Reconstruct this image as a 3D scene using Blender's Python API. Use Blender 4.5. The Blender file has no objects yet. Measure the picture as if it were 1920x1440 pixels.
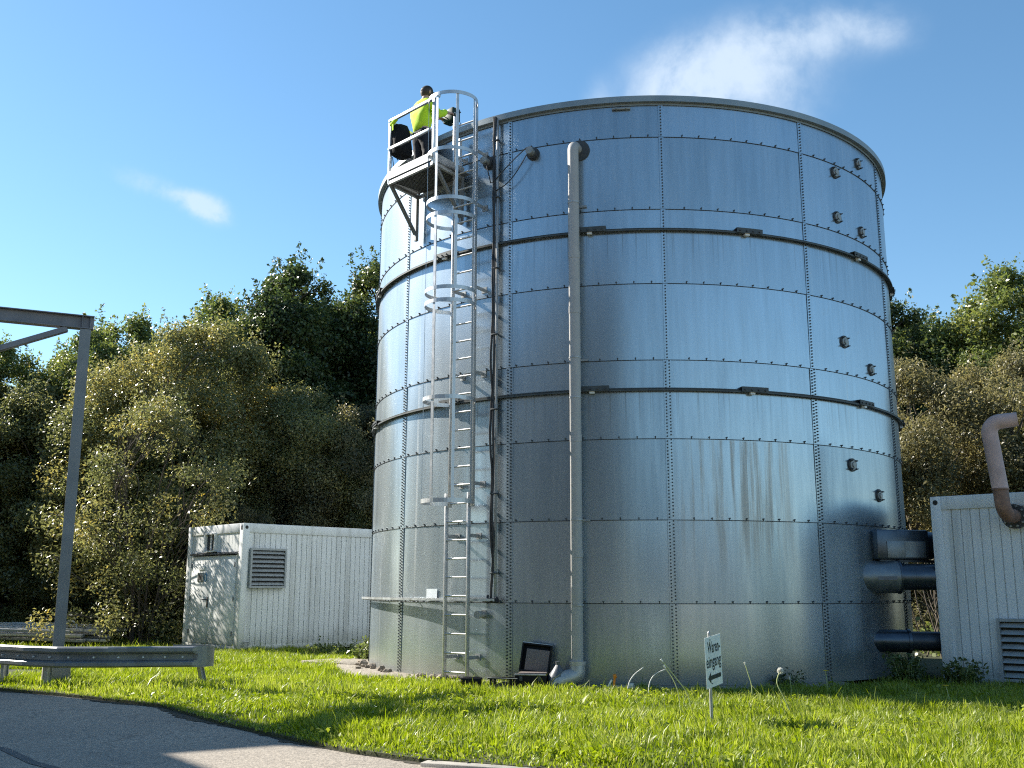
import bpy, bmesh, math, random
import numpy as np
from mathutils import Vector, Matrix

C = bpy.context.scene.collection
R_ = math.radians
TAU = math.tau

# ------------------------------------------------------------------ camera, sky, sun, exposure
cam_d = bpy.data.cameras.new('camera')
cam_d.sensor_width = 36.0
cam_d.lens = 1933.1 / 1920 * 36
cam_d.clip_start = 0.05
cam_d.clip_end = 3000
cam = bpy.data.objects.new('camera', cam_d)
C.objects.link(cam)
_p, _y, _r = 0.19653, -0.11504, 0.00246
F = Vector((math.sin(_y) * math.cos(_p), math.cos(_y) * math.cos(_p), math.sin(_p)))
RT = Vector((math.cos(_y), -math.sin(_y), 0))
UP = RT.cross(F)
RT2 = RT * math.cos(_r) + UP * math.sin(_r)
UP2 = -RT * math.sin(_r) + UP * math.cos(_r)
M = Matrix((RT2, UP2, -F)).transposed().to_4x4()
M.translation = Vector((0, -18.606, 1.282))
cam.matrix_world = M
sc = bpy.context.scene
sc.camera = cam

SUN_AZ, SUN_EL = R_(-68), R_(34)           # azimuth measured from +Y towards +X
SUN = Vector((math.sin(SUN_AZ) * math.cos(SUN_EL), math.cos(SUN_AZ) * math.cos(SUN_EL), math.sin(SUN_EL)))
sc.view_settings.view_transform = 'Standard'
sc.view_settings.look = 'None'
sc.view_settings.gamma = 1
sc.view_settings.exposure = 1.2
sc.cycles.filter_width = 1.15
sc.cycles.use_denoising = False

world = bpy.data.worlds.new('World')
sc.world = world
world.use_nodes = True
wn, wl = world.node_tree.nodes, world.node_tree.links
bg = wn['Background']
bg.inputs[1].default_value = 0.084
sky = wn.new('ShaderNodeTexSky')
sky.sky_type = 'NISHITA'
sky.sun_disc = False
sky.sun_elevation = SUN_EL
sky.sun_rotation = SUN_AZ
sky.air_density = 1.05
sky.dust_density = 0.12
sky.ozone_density = 2.6
hs = wn.new('ShaderNodeHueSaturation')
hs.inputs['Saturation'].default_value = 1.12
hs.inputs['Hue'].default_value = 0.492
wl.new(sky.outputs[0], hs.inputs['Color'])
geo = wn.new('ShaderNodeNewGeometry')      # world direction: clouds are part of the sky, fixed to the compass


def wmath(op, a, b=None, c=None, clamp=False):
    n = wn.new('ShaderNodeMath'); n.operation = op; n.use_clamp = clamp
    for i, v in enumerate((a, b, c)):
        if v is None: continue
        if isinstance(v, (int, float)): n.inputs[i].default_value = v
        else: wl.new(v, n.inputs[i])
    return n.outputs[0]


def wdot(vec, v):
    n = wn.new('ShaderNodeVectorMath'); n.operation = 'DOT_PRODUCT'
    wl.new(vec, n.inputs[0]); n.inputs[1].default_value = v
    return n.outputs['Value']


tc = wn.new('ShaderNodeTexCoord')
DIRV = tc.outputs['Generated']


def cloud(centre, blobs, scale, lo, hi, amount, base):
    """soft cloud around a compass direction; blobs = (right, up, half-width, half-height, weight, tilt) in radians"""
    c = Vector(centre).normalized()
    r = Vector((c.y, -c.x, 0)).normalized()
    u = r.cross(c)
    X = wdot(DIRV, r); Y = wdot(DIRV, u)
    tot = None
    for (bx, by, sx, sy, w, tilt) in blobs:
        ca, sa = math.cos(tilt), math.sin(tilt)
        dx = wmath('SUBTRACT', X, bx); dy = wmath('SUBTRACT', Y, by)
        lx = wmath('ADD', wmath('MULTIPLY', dx, ca / sx), wmath('MULTIPLY', dy, sa / sx))
        ly = wmath('ADD', wmath('MULTIPLY', dx, -sa / sy), wmath('MULTIPLY', dy, ca / sy))
        d2 = wmath('ADD', wmath('MULTIPLY', lx, lx), wmath('MULTIPLY', ly, ly))
        e = wmath('MULTIPLY', wmath('EXPONENT', wmath('MULTIPLY', d2, -1)), w)
        tot = e if tot is None else wmath('ADD', tot, e)
    nz = wn.new('ShaderNodeTexNoise')
    nz.inputs['Scale'].default_value = scale
    nz.inputs['Detail'].default_value = 10
    nz.inputs['Roughness'].default_value = 0.6
    nz.inputs['Distortion'].default_value = 0.25
    wl.new(DIRV, nz.inputs['Vector'])
    v = wmath('MULTIPLY', tot, wmath('ADD', wmath('MULTIPLY', nz.outputs[0], 2.4), -0.45))
    mr = wn.new('ShaderNodeMapRange'); mr.interpolation_type = 'SMOOTHSTEP'
    mr.inputs['From Min'].default_value = lo; mr.inputs['From Max'].default_value = hi
    mr.inputs['To Max'].default_value = amount
    wl.new(v, mr.inputs['Value'])
    mx = wn.new('ShaderNodeMix'); mx.data_type = 'RGBA'
    wl.new(mr.outputs[0], mx.inputs['Factor'])
    wl.new(base, mx.inputs['A'])
    mx.inputs['B'].default_value = (4.3, 5.0, 5.8, 1)
    return mx.outputs['Result']


col = hs.outputs[0]
col = cloud((0.102, 0.876, 0.472), [(-0.055, -0.025, 0.040, 0.045, 1.15, 0.8), (-0.005, -0.008, 0.065, 0.038, 1.0, 0.25),
                                    (0.06, 0.014, 0.065, 0.028, 0.85, 0.0), (0.125, 0.012, 0.035, 0.018, 0.7, -0.2), (-0.128, -0.040, 0.016, 0.030, 0.9, 0.0),
                                    (-0.085, -0.055, 0.045, 0.025, 1.0, 0.4), (0.02, -0.045, 0.06, 0.035, 0.75, 0)], 13, 0.06, 1.3, 0.8, col)
col = cloud((-0.383, 0.857, 0.345), [(0.006, -0.004, 0.020, 0.013, 1.3, -0.3), (-0.018, 0.004, 0.022, 0.010, 0.8, -0.35), (-0.055, 0.014, 0.03, 0.012, 0.55, -0.3)],
            36, 0.08, 1.3, 0.66, col)
wl.new(col, bg.inputs[0])

sun_d = bpy.data.lights.new('sun', 'SUN')
sun_d.energy = 4.9
sun_d.angle = R_(0.53)
sun_d.color = (1.0, 0.94, 0.84)
sun = bpy.data.objects.new('sun', sun_d)
C.objects.link(sun)
sun.rotation_euler = (-SUN).to_track_quat('-Z', 'Y').to_euler()
sun.location = SUN * 60


# ------------------------------------------------------------------ helpers: tagging and meshes
def tag(o, label=None, cat=None, group=None, kind=None):
    if label: o['label'] = label
    if cat: o['category'] = cat
    if group: o['group'] = group
    if kind: o['kind'] = kind
    return o


def empty(name, label, cat, loc=(0, 0, 0), rz=0, group=None):
    o = bpy.data.objects.new(name, None)
    C.objects.link(o)
    o.location = loc
    o.rotation_euler = (0, 0, rz)
    o.empty_display_size = 0.2
    return tag(o, label, cat, group)


def copy_tree(o, parent=None):
    c = o.copy()
    C.objects.link(c)
    if parent: c.parent = parent
    for ch in list(o.children):
        copy_tree(ch, c)
    return c


class MB:
    """collects shapes and links them as one mesh object"""
    def __init__(s):
        s.v = []; s.f = []; s.m = []; s.sm = []; s.mi = 0; s.smooth = False

    def add(s, vs, fs, smooth=None):
        o = len(s.v)
        s.v += [tuple(v) for v in vs]
        for f in fs:
            s.f.append([i + o for i in f]); s.m.append(s.mi)
            s.sm.append(s.smooth if smooth is None else smooth)

    def box(s, c, size, ax=None, bevel=0.0):
        """box centred at c; ax = three unit axes"""
        c = Vector(c)
        ax = ax or (Vector((1, 0, 0)), Vector((0, 1, 0)), Vector((0, 0, 1)))
        h = [x / 2 for x in size]
        if bevel <= 0:
            vs = [c + ax[0] * (h[0] * i) + ax[1] * (h[1] * j) + ax[2] * (h[2] * k) for i in (-1, 1) for j in (-1, 1) for k in (-1, 1)]
            s.add(vs, [(0, 1, 3, 2), (4, 6, 7, 5), (0, 4, 5, 1), (2, 3, 7, 6), (0, 2, 6, 4), (1, 5, 7, 3)], False)
            return
        b = min(bevel, min(h) * 0.9)
        bm = bmesh.new()
        bmesh.ops.create_cube(bm, size=1)
        for v in bm.verts: v.co = Vector((v.co.x * size[0], v.co.y * size[1], v.co.z * size[2]))
        bmesh.ops.bevel(bm, geom=list(bm.edges), offset=b, segments=2, profile=0.5, affect='EDGES')
        bm.verts.index_update()
        s.add([c + ax[0] * v.co.x + ax[1] * v.co.y + ax[2] * v.co.z for v in bm.verts], [[v.index for v in f.verts] for f in bm.faces], True)
        bm.free()

    def bar(s, a, b, w, h, up=(0, 0, 1), bevel=0):
        """rectangular bar from a to b, w across, h along 'up'"""
        a, b = Vector(a), Vector(b)
        d = (b - a); L = d.length; d.normalize()
        u = Vector(up); u = (u - d * u.dot(d))
        if u.length < 1e-4: u = Vector((1, 0, 0)) - d * d.x
        u.normalize()
        s.box((a + b) / 2, (L, w, h), (d, u.cross(d), u), bevel)

    def tube(s, pts, r, n=12, cap=True, closed=False, smooth=True, sq=None):
        pts = [Vector(p) for p in pts]
        N = len(pts)
        rs = r if isinstance(r, (list, tuple)) else [r] * N
        tang = []
        for i in range(N):
            if closed: t = pts[(i + 1) % N] - pts[i - 1]
            else: t = pts[min(i + 1, N - 1)] - pts[max(i - 1, 0)]
            tang.append(t.normalized())
        ref = Vector((0, 0, 1)) if abs(tang[0].z) < 0.9 else Vector((1, 0, 0))
        nrm = (ref - tang[0] * ref.dot(tang[0])).normalized()
        vs = []
        for i in range(N):
            if i:
                nrm = nrm - tang[i] * nrm.dot(tang[i]); nrm.normalize()
            bi = tang[i].cross(nrm)
            for k in range(n):
                a = TAU * k / n
                vs.append(pts[i] + (nrm * math.cos(a) + bi * math.sin(a)) * rs[i])
        fs = []
        for i in range(N if closed else N - 1):
            j = (i + 1) % N
            for k in range(n):
                k2 = (k + 1) % n
                fs.append((i * n + k, i * n + k2, j * n + k2, j * n + k))
        s.add(vs, fs, smooth)
        if cap and not closed:
            o = len(s.v)
            s.add([vs[k] for k in range(n)], [list(range(n))[::-1]], False)
            s.add([vs[(N - 1) * n + k] for k in range(n)], [list(range(n))], False)

    def cyl(s, a, b, r, n=16, r2=None):
        s.tube([a, b], [r, r if r2 is None else r2], n)

    def flatbar(s, pts, nrms, w, t):
        """flat strip along pts; nrms = outward direction per point, w = width along z, t = thickness along nrms"""
        vs = []
        for p, n in zip(pts, nrms):
            p, n = Vector(p), Vector(n)
            for (i, k) in ((-1, -1), (1, -1), (1, 1), (-1, 1)):
                vs.append(p + n * (i * t / 2) + Vector((0, 0, k * w / 2)))
        fs = []
        for i in range(len(pts) - 1):
            for k in range(4):
                k2 = (k + 1) % 4
                fs.append((i * 4 + k, i * 4 + k2, i * 4 + 4 + k2, i * 4 + 4 + k))
        fs.append((3, 2, 1, 0)); e = (len(pts) - 1) * 4
        fs.append((e, e + 1, e + 2, e + 3))
        s.add(vs, fs, False)

    def lathe(s, prof, n=96, a0=0, a1=360, smooth=True, centre=(0, 0, 0)):
        """prof = (r, z) revolved about the vertical through centre; angle as in pol()"""
        full = abs(a1 - a0) >= 359.9
        cnt = n if full else n + 1
        vs = []
        for i in range(cnt):
            t = R_(a0 + (a1 - a0) * i / n)
            for (r, z) in prof:
                vs.append((centre[0] + r * math.sin(t), centre[1] - r * math.cos(t), centre[2] + z))
        P = len(prof)
        fs = []
        for i in range(n):
            j = (i + 1) % cnt
            for k in range(P - 1):
                fs.append((i * P + k, j * P + k, j * P + k + 1, i * P + k + 1))
        s.add(vs, fs, smooth)

    def extrude(s, poly, z0, z1):
        """horizontal polygon between two heights"""
        n = len(poly)
        vs = [(x, y, z0) for x, y in poly] + [(x, y, z1) for x, y in poly]
        fs = [list(range(n))[::-1], [n + i for i in range(n)]]
        fs += [(i, (i + 1) % n, n + (i + 1) % n, n + i) for i in range(n)]
        s.add(vs, fs, False)

    def build(s, name, mats, parent=None, sub=0):
        me = bpy.data.meshes.new(name)
        me.from_pydata(s.v, [], s.f)
        for m in (mats if isinstance(mats, (list, tuple)) else [mats]): me.materials.append(m)
        me.polygons.foreach_set('material_index', s.m)
        me.polygons.foreach_set('use_smooth', s.sm)
        me.update()
        if any(s.sm):
            me.set_sharp_from_angle(angle=R_(42))
        o = bpy.data.objects.new(name, me)
        C.objects.link(o)
        if parent: o.parent = parent
        return o


def np_mesh(name, V, Fq, mat, parent=None, tone=None, smooth=False):
    """fast mesh from numpy arrays; Fq = (n,k) face indices, tone = per-face float attribute"""
    me = bpy.data.meshes.new(name)
    k = Fq.shape[1]
    me.vertices.add(len(V)); me.vertices.foreach_set('co', V.astype(np.float32).ravel())
    me.loops.add(Fq.size); me.loops.foreach_set('vertex_index', Fq.astype(np.int32).ravel())
    me.polygons.add(len(Fq))
    me.polygons.foreach_set('loop_start', np.arange(0, Fq.size, k, dtype=np.int32))
    me.polygons.foreach_set('loop_total', np.full(len(Fq), k, dtype=np.int32))
    me.materials.append(mat)
    me.update(calc_edges=True)
    if smooth: me.polygons.foreach_set('use_smooth', np.ones(len(Fq), dtype=bool))
    if tone is not None:
        at = me.attributes.new('tone', 'FLOAT', 'FACE')
        at.data.foreach_set('value', tone.astype(np.float32))
    o = bpy.data.objects.new(name, me)
    C.objects.link(o)
    if parent: o.parent = parent
    return o


def pol(deg, r, z):
    """point at tank angle deg (0 = towards the camera side, positive to the right)"""
    t = R_(deg)
    return Vector((r * math.sin(t), -r * math.cos(t), z))


def pn(deg): return pol(deg, 1, 0)
def pt(deg): return Vector((math.cos(R_(deg)), math.sin(R_(deg)), 0))


def bend(p0, p1, p2, r, n=6):
    """arc that rounds the corner p0-p1-p2"""
    p0, p1, p2 = Vector(p0), Vector(p1), Vector(p2)
    a, b = (p0 - p1).normalized(), (p2 - p1).normalized()
    ang = a.angle(b)
    d = r / math.tan(ang / 2)
    c = p1 + (a + b).normalized() * (r / math.sin(ang / 2))
    s, e = p1 + a * d - c, p1 + b * d - c
    out = []
    tot = s.angle(e)
    for i in range(n + 1):
        t = i / n
        out.append(c + (s * math.sin((1 - t) * tot) + e * math.sin(t * tot)) / math.sin(tot))
    return out


# ------------------------------------------------------------------ materials
class MT:
    def __init__(s, name):
        s.m = bpy.data.materials.new(name)
        s.m.use_nodes = True
        s.n, s.l = s.m.node_tree.nodes, s.m.node_tree.links
        s.b = s.n['Principled BSDF']
        s.out = s.n['Material Output']

    def _set(s, sock, v):
        if isinstance(v, bpy.types.NodeSocket): s.l.new(v, sock)
        elif isinstance(v, (tuple, list)) and len(v) == 3 and sock.type == 'RGBA': sock.default_value = (*v, 1)
        else: sock.default_value = v

    def p(s, **k):
        for a, v in k.items():
            s._set(s.b.inputs[a.replace('_', ' ')], v)
        return s

    def math(s, op, a, b=0.0, c=0.0, clamp=False):
        n = s.n.new('ShaderNodeMath'); n.operation = op; n.use_clamp = clamp
        for i, v in enumerate((a, b, c)): s._set(n.inputs[i], v)
        return n.outputs[0]

    def coord(s, kind='Object'):
        return s.n.new('ShaderNodeTexCoord').outputs[kind]

    def noise(s, vec, scale, detail=4, rough=0.55, dist=0.0):
        n = s.n.new('ShaderNodeTexNoise')
        s._set(n.inputs['Vector'], vec); n.inputs['Scale'].default_value = scale
        n.inputs['Detail'].default_value = detail; n.inputs['Roughness'].default_value = rough
        n.inputs['Distortion'].default_value = dist
        return n.outputs[0]

    def mapping(s, vec, scale=(1, 1, 1), loc=(0, 0, 0)):
        n = s.n.new('ShaderNodeMapping')
        s._set(n.inputs['Vector'], vec); n.inputs['Scale'].default_value = scale; n.inputs['Location'].default_value = loc
        return n.outputs[0]

    def ramp(s, v, stops, interp='LINEAR'):
        n = s.n.new('ShaderNodeValToRGB')
        n.color_ramp.interpolation = interp
        e = n.color_ramp.elements
        while len(e) < len(stops): e.new(0.5)
        for el, (pos, c) in zip(e, stops):
            el.position = pos
            el.color = (*c, 1) if isinstance(c, (tuple, list)) else (c, c, c, 1)
        s._set(n.inputs[0], v)
        return n.outputs[0]

    def mix(s, f, a, b, mode='MIX'):
        n = s.n.new('ShaderNodeMix'); n.data_type = 'RGBA'; n.blend_type = mode
        s._set(n.inputs['Factor'], f); s._set(n.inputs['A'], a); s._set(n.inputs['B'], b)
        return n.outputs['Result']

    def rng(s, v, a, b, c=0.0, d=1.0, smooth=False):
        n = s.n.new('ShaderNodeMapRange')
        if smooth: n.interpolation_type = 'SMOOTHSTEP'
        s._set(n.inputs[0], v)
        for i, x in enumerate((a, b, c, d)): n.inputs[i + 1].default_value = x
        return n.outputs[0]

    def bump(s, h, strength=0.3, dist=0.01):
        n = s.n.new('ShaderNodeBump')
        n.inputs['Strength'].default_value = strength; n.inputs['Distance'].default_value = dist
        s._set(n.inputs['Height'], h)
        s._set(s.b.inputs['Normal'], n.outputs[0])
        return s


def plain(name, c, rough=0.6, metal=0.0, var=0.12, scale=6, bump=0.0, spec=0.5):
    t = MT(name)
    co = t.coord()
    nz = t.noise(co, scale, 5)
    lo = tuple(x * (1 - var) for x in c); hi = tuple(min(1, x * (1 + var)) for x in c)
    t.p(Base_Color=t.ramp(nz, [(0.3, lo), (0.7, hi)]), Roughness=t.rng(nz, 0.3, 0.7, rough * 0.88, min(1, rough * 1.12)), Metallic=metal)
    t.b.inputs['Specular IOR Level'].default_value = spec
    if bump: t.bump(t.noise(co, scale * 12, 3), bump, 0.004)
    return t.m


def shell_material():
    """galvanised sheets: tone per sheet, vertical run-off streaks, stained foot"""
    t = MT('galvanised_sheet')
    co = t.coord()
    sp = t.n.new('ShaderNodeSeparateXYZ'); t.l.new(co, sp.inputs[0])
    ny = t.math('MULTIPLY', sp.outputs[1], -1.0)
    th = t.math('ARCTAN2', sp.outputs[0], ny)
    arc = t.math('MULTIPLY', th, 4.555)
    z = sp.outputs[2]
    cb = t.n.new('ShaderNodeCombineXYZ')
    t.l.new(arc, cb.inputs[0]); t.l.new(z, cb.inputs[1])
    uv = cb.outputs[0]
    # sheet number
    sx = t.math('FLOOR', t.math('DIVIDE', t.math('ADD', arc, 10 * 2.26 - 0.53), 2.26))
    sy = t.math('FLOOR', t.math('DIVIDE', z, 1.1))
    cs = t.n.new('ShaderNodeCombineXYZ'); t.l.new(sx, cs.inputs[0]); t.l.new(sy, cs.inputs[1])
    wn_ = t.n.new('ShaderNodeTexWhiteNoise'); wn_.noise_dimensions = '2D'; t.l.new(cs.outputs[0], wn_.inputs['Vector'])
    sheet = wn_.outputs['Value']
    fine = t.noise(t.mapping(uv, (13, 0.9, 1)), 1.0, 5, 0.62)
    broad = t.noise(t.mapping(uv, (2.2, 0.35, 1)), 1.0, 3, 0.5)
    spangle = t.noise(uv, 55, 2, 0.5)
    mott = t.noise(uv, 1.1, 3, 0.5)
    g = t.math('ADD', t.math('MULTIPLY', fine, 0.30), t.math('MULTIPLY', broad, 0.38))
    g = t.math('ADD', g, t.math('MULTIPLY', sheet, 0.16))
    g = t.math('ADD', g, t.math('MULTIPLY', spangle, 0.10))
    base = t.ramp(g, [(0.32, (0.30, 0.37, 0.425)), (0.60, (0.49, 0.57, 0.63))])
    # run-off: thin dark and thin pale drips that start at the sheet seams
    drip_n = t.noise(t.mapping(uv, (9, 0.0, 1), (3.1, 0, 0)), 1.0, 3, 0.7)
    fz = t.math('FRACT', t.math('DIVIDE', z, 1.1))
    fall = t.math('POWER', fz, 1.6)
    dl = t.rng(drip_n, 0.60, 0.70, 0, 1, True)
    dark = t.math('MULTIPLY', t.math('MULTIPLY', dl, fall), 0.42)
    base = t.mix(dark, base, (0.16, 0.17, 0.165))
    drip_p = t.noise(t.mapping(uv, (6, 0.08, 1), (7.7, 2.2, 0)), 1.0, 4, 0.7)
    pale = t.math('MULTIPLY', t.rng(drip_p, 0.61, 0.70, 0, 1, True), 0.30)
    base = t.mix(pale, base, (0.78, 0.77, 0.74))
    # soil and rust splash near the ground
    foot = t.math('MULTIPLY', t.rng(t.math('ADD', z, t.math('MULTIPLY', mott, 0.5)), 0.28, 0.75, 1, 0, True), 0.7)
    base = t.mix(foot, base, t.mix(mott, (0.30, 0.24, 0.17), (0.36, 0.36, 0.28)))
    gird = None
    for zg in (6.28, 3.97):
        dz = t.math('SUBTRACT', zg, z)
        w_ = t.math('MULTIPLY', t.rng(dz, -0.01, 0.01, 0, 1), t.rng(t.math('ADD', dz, t.math('MULTIPLY', drip_n, -0.9)), -0.45, 0.25, 1, 0, True))
        gird = w_ if gird is None else t.math('ADD', gird, w_)
    weep = t.math('MULTIPLY', t.math('MULTIPLY', gird, t.rng(t.noise(t.mapping(uv, (14, 0.0, 1), (9.3, 0, 0)), 1.0, 3, 0.7), 0.52, 0.66, 0, 1, True)), 0.55, clamp=True)
    base = t.mix(weep, base, (0.17, 0.165, 0.15))
    smear = t.math('MULTIPLY', t.rng(t.noise(uv, 3.2, 6, 0.7, 1.5), 0.60, 0.75, 0, 1, True), 0.28)
    base = t.mix(smear, base, (0.66, 0.68, 0.68))
    tan_z = t.math('MULTIPLY', t.math('MULTIPLY', t.rng(arc, 0.5, 0.9, 0, 1, True), t.rng(arc, 1.9, 2.6, 1, 0, True)),
                   t.math('MULTIPLY', t.rng(z, 1.3, 2.3, 0, 1, True), t.rng(z, 3.27, 3.31, 1, 0)))
    tan = t.math('MULTIPLY', t.math('MULTIPLY', tan_z, t.rng(t.noise(t.mapping(uv, (8, 0.25, 1), (1.7, 4.0, 0)), 1.0, 4, 0.65), 0.45, 0.66, 0, 1, True)), 0.6)
    base = t.mix(tan, base, (0.50, 0.42, 0.34))
    # bright metal under a matt zinc patina
    t.p(Base_Color=base, Metallic=0.95, Roughness=t.rng(g, 0.3, 0.6, 0.31, 0.22))
    t.b.inputs['Specular IOR Level'].default_value = 0.5
    pat = t.n.new('ShaderNodeBsdfPrincipled')
    t._set(pat.inputs['Base Color'], t.mix(0.5, base, (0.36, 0.38, 0.375)))
    t._set(pat.inputs['Metallic'], t.math('SUBTRACT', 0.85, t.math('MULTIPLY', foot, 0.7)))
    pat.inputs['Roughness'].default_value = 0.70
    pat.inputs['Diffuse Roughness'].default_value = 1.0
    bp = t.n.new('ShaderNodeBump')
    bp.inputs['Strength'].default_value = 0.5; bp.inputs['Distance'].default_value = 0.012
    t._set(bp.inputs['Height'], t.noise(uv, 75, 3, 0.6)); t._set(pat.inputs['Normal'], bp.outputs[0])
    wav = t.noise(t.mapping(uv, (0.9, 0.45, 1)), 1.0, 2, 0.4)
    t.bump(t.math('ADD', t.math('MULTIPLY', wav, 1.0), t.math('MULTIPLY', fine, 0.012)), 0.14, 0.03)
    mx = t.n.new('ShaderNodeMixShader')
    fac = t.math('ADD', t.rng(t.math('ADD', broad, t.math('MULTIPLY', spangle, 0.25)), 0.42, 0.85, 0.17, 0.38), t.math('MULTIPLY', foot, 0.6), clamp=True)
    t._set(mx.inputs[0], t.math('ADD', fac, t.math('ADD', t.math('MULTIPLY', pale, 0.6), t.math('MULTIPLY', t.math('ADD', smear, tan), 0.8)), clamp=True))
    t.l.new(t.b.outputs[0], mx.inputs[1]); t.l.new(pat.outputs[0], mx.inputs[2])
    t.l.new(mx.outputs[0], t.out.inputs['Surface'])
    return t.m


def leaf_material(name, stops, trans=0.35, rough=0.5, spec=0.35):
    t = MT(name)
    at = t.n.new('ShaderNodeAttribute'); at.attribute_name = 'tone'
    c = t.ramp(at.outputs['Fac'], stops)
    t.p(Base_Color=c, Roughness=rough)
    t.b.inputs['Specular IOR Level'].default_value = spec
    tr = t.n.new('ShaderNodeBsdfTranslucent')
    hs_ = t.n.new('ShaderNodeHueSaturation'); hs_.inputs['Saturation'].default_value = 1.15; hs_.inputs['Value'].default_value = 1.5
    t.l.new(c, hs_.inputs['Color']); t.l.new(hs_.outputs[0], tr.inputs['Color'])
    mx = t.n.new('ShaderNodeMixShader'); mx.inputs[0].default_value = trans
    t.l.new(t.b.outputs[0], mx.inputs[1]); t.l.new(tr.outputs[0], mx.inputs[2])
    t.l.new(mx.outputs[0], t.out.inputs['Surface'])
    return t.m


def asphalt_material():
    t = MT('asphalt')
    co = t.coord()
    fine = t.noise(co, 42, 4, 0.75)
    vor = t.n.new('ShaderNodeTexVoronoi'); t.l.new(co, vor.inputs['Vector']); vor.inputs['Scale'].default_value = 60
    patch = t.noise(co, 0.7, 4, 0.55)
    c = t.ramp(fine, [(0.33, (0.145, 0.124, 0.10)), (0.5, (0.31, 0.268, 0.215)), (0.68, (0.50, 0.43, 0.345))])
    c = t.mix(t.rng(patch, 0.35, 0.65, 0, 0.35), c, (0.19, 0.17, 0.145))
    crk = t.n.new('ShaderNodeTexVoronoi'); crk.feature = 'DISTANCE_TO_EDGE'; crk.inputs['Scale'].default_value = 0.55
    t._set(crk.inputs['Vector'], t.n.new('ShaderNodeVectorMath').outputs[0])
    wob = crk.inputs['Vector'].links[0].from_node; wob.operation = 'ADD'
    nzc = t.n.new('ShaderNodeTexNoise'); nzc.inputs['Scale'].default_value = 2.4; nzc.inputs['Detail'].default_value = 5; t.l.new(co, nzc.inputs['Vector'])
    t.l.new(co, wob.inputs[0]); t.l.new(nzc.outputs['Color'], wob.inputs[1])
    c = t.mix(t.rng(crk.outputs['Distance'], 0.0, 0.009, 0.55, 0.0), c, (0.05, 0.045, 0.04))
    c = t.mix(t.rng(vor.outputs['Distance'], 0.0, 0.25, 0.35, 0.0), c, (0.30, 0.285, 0.26))
    t.p(Base_Color=c, Roughness=0.88)
    t.bump(t.math('ADD', fine, vor.outputs['Distance']), 0.55, 0.006)
    return t.m


def soil_material(name, a, b, scale=8):
    t = MT(name)
    co = t.coord()
    n1 = t.noise(co, scale, 6, 0.65)
    t.p(Base_Color=t.ramp(n1, [(0.3, a), (0.7, b)]), Roughness=0.95)
    t.bump(n1, 0.8, 0.03)
    return t.m


def panel_paint(name, c):
    """old white sheet paint with grime runs below the top and above the ground"""
    t = MT(name)
    co = t.coord()
    sp = t.n.new('ShaderNodeSeparateXYZ'); t.l.new(co, sp.inputs[0])
    st = t.noise(t.mapping(co, (7, 7, 0.35)), 1.0, 5, 0.6)
    bl = t.noise(co, 1.6, 4, 0.6)
    f = t.math('MULTIPLY', t.rng(st, 0.46, 0.70, 0, 1, True), 0.34)
    col_ = t.mix(f, c, (0.30, 0.29, 0.25))
    low = t.rng(t.math('ADD', sp.outputs[2], t.math('MULTIPLY', bl, 0.6)), 0.25, 0.85, 0.6, 0.0, True)
    col_ = t.mix(low, col_, (0.22, 0.23, 0.16))
    col_ = t.mix(t.math('MULTIPLY', t.rng(bl, 0.45, 0.7), 0.12), col_, (0.40, 0.42, 0.36))
    rs = t.math('MULTIPLY', t.rng(t.noise(t.mapping(co, (5, 5, 0.9)), 1.0, 6, 0.75), 0.66, 0.74, 0, 1, True), 0.5)
    col_ = t.mix(rs, col_, (0.26, 0.16, 0.09))
    t.p(Base_Color=col_, Roughness=t.rng(bl, 0.3, 0.7, 0.38, 0.55))
    return t.m


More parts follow.
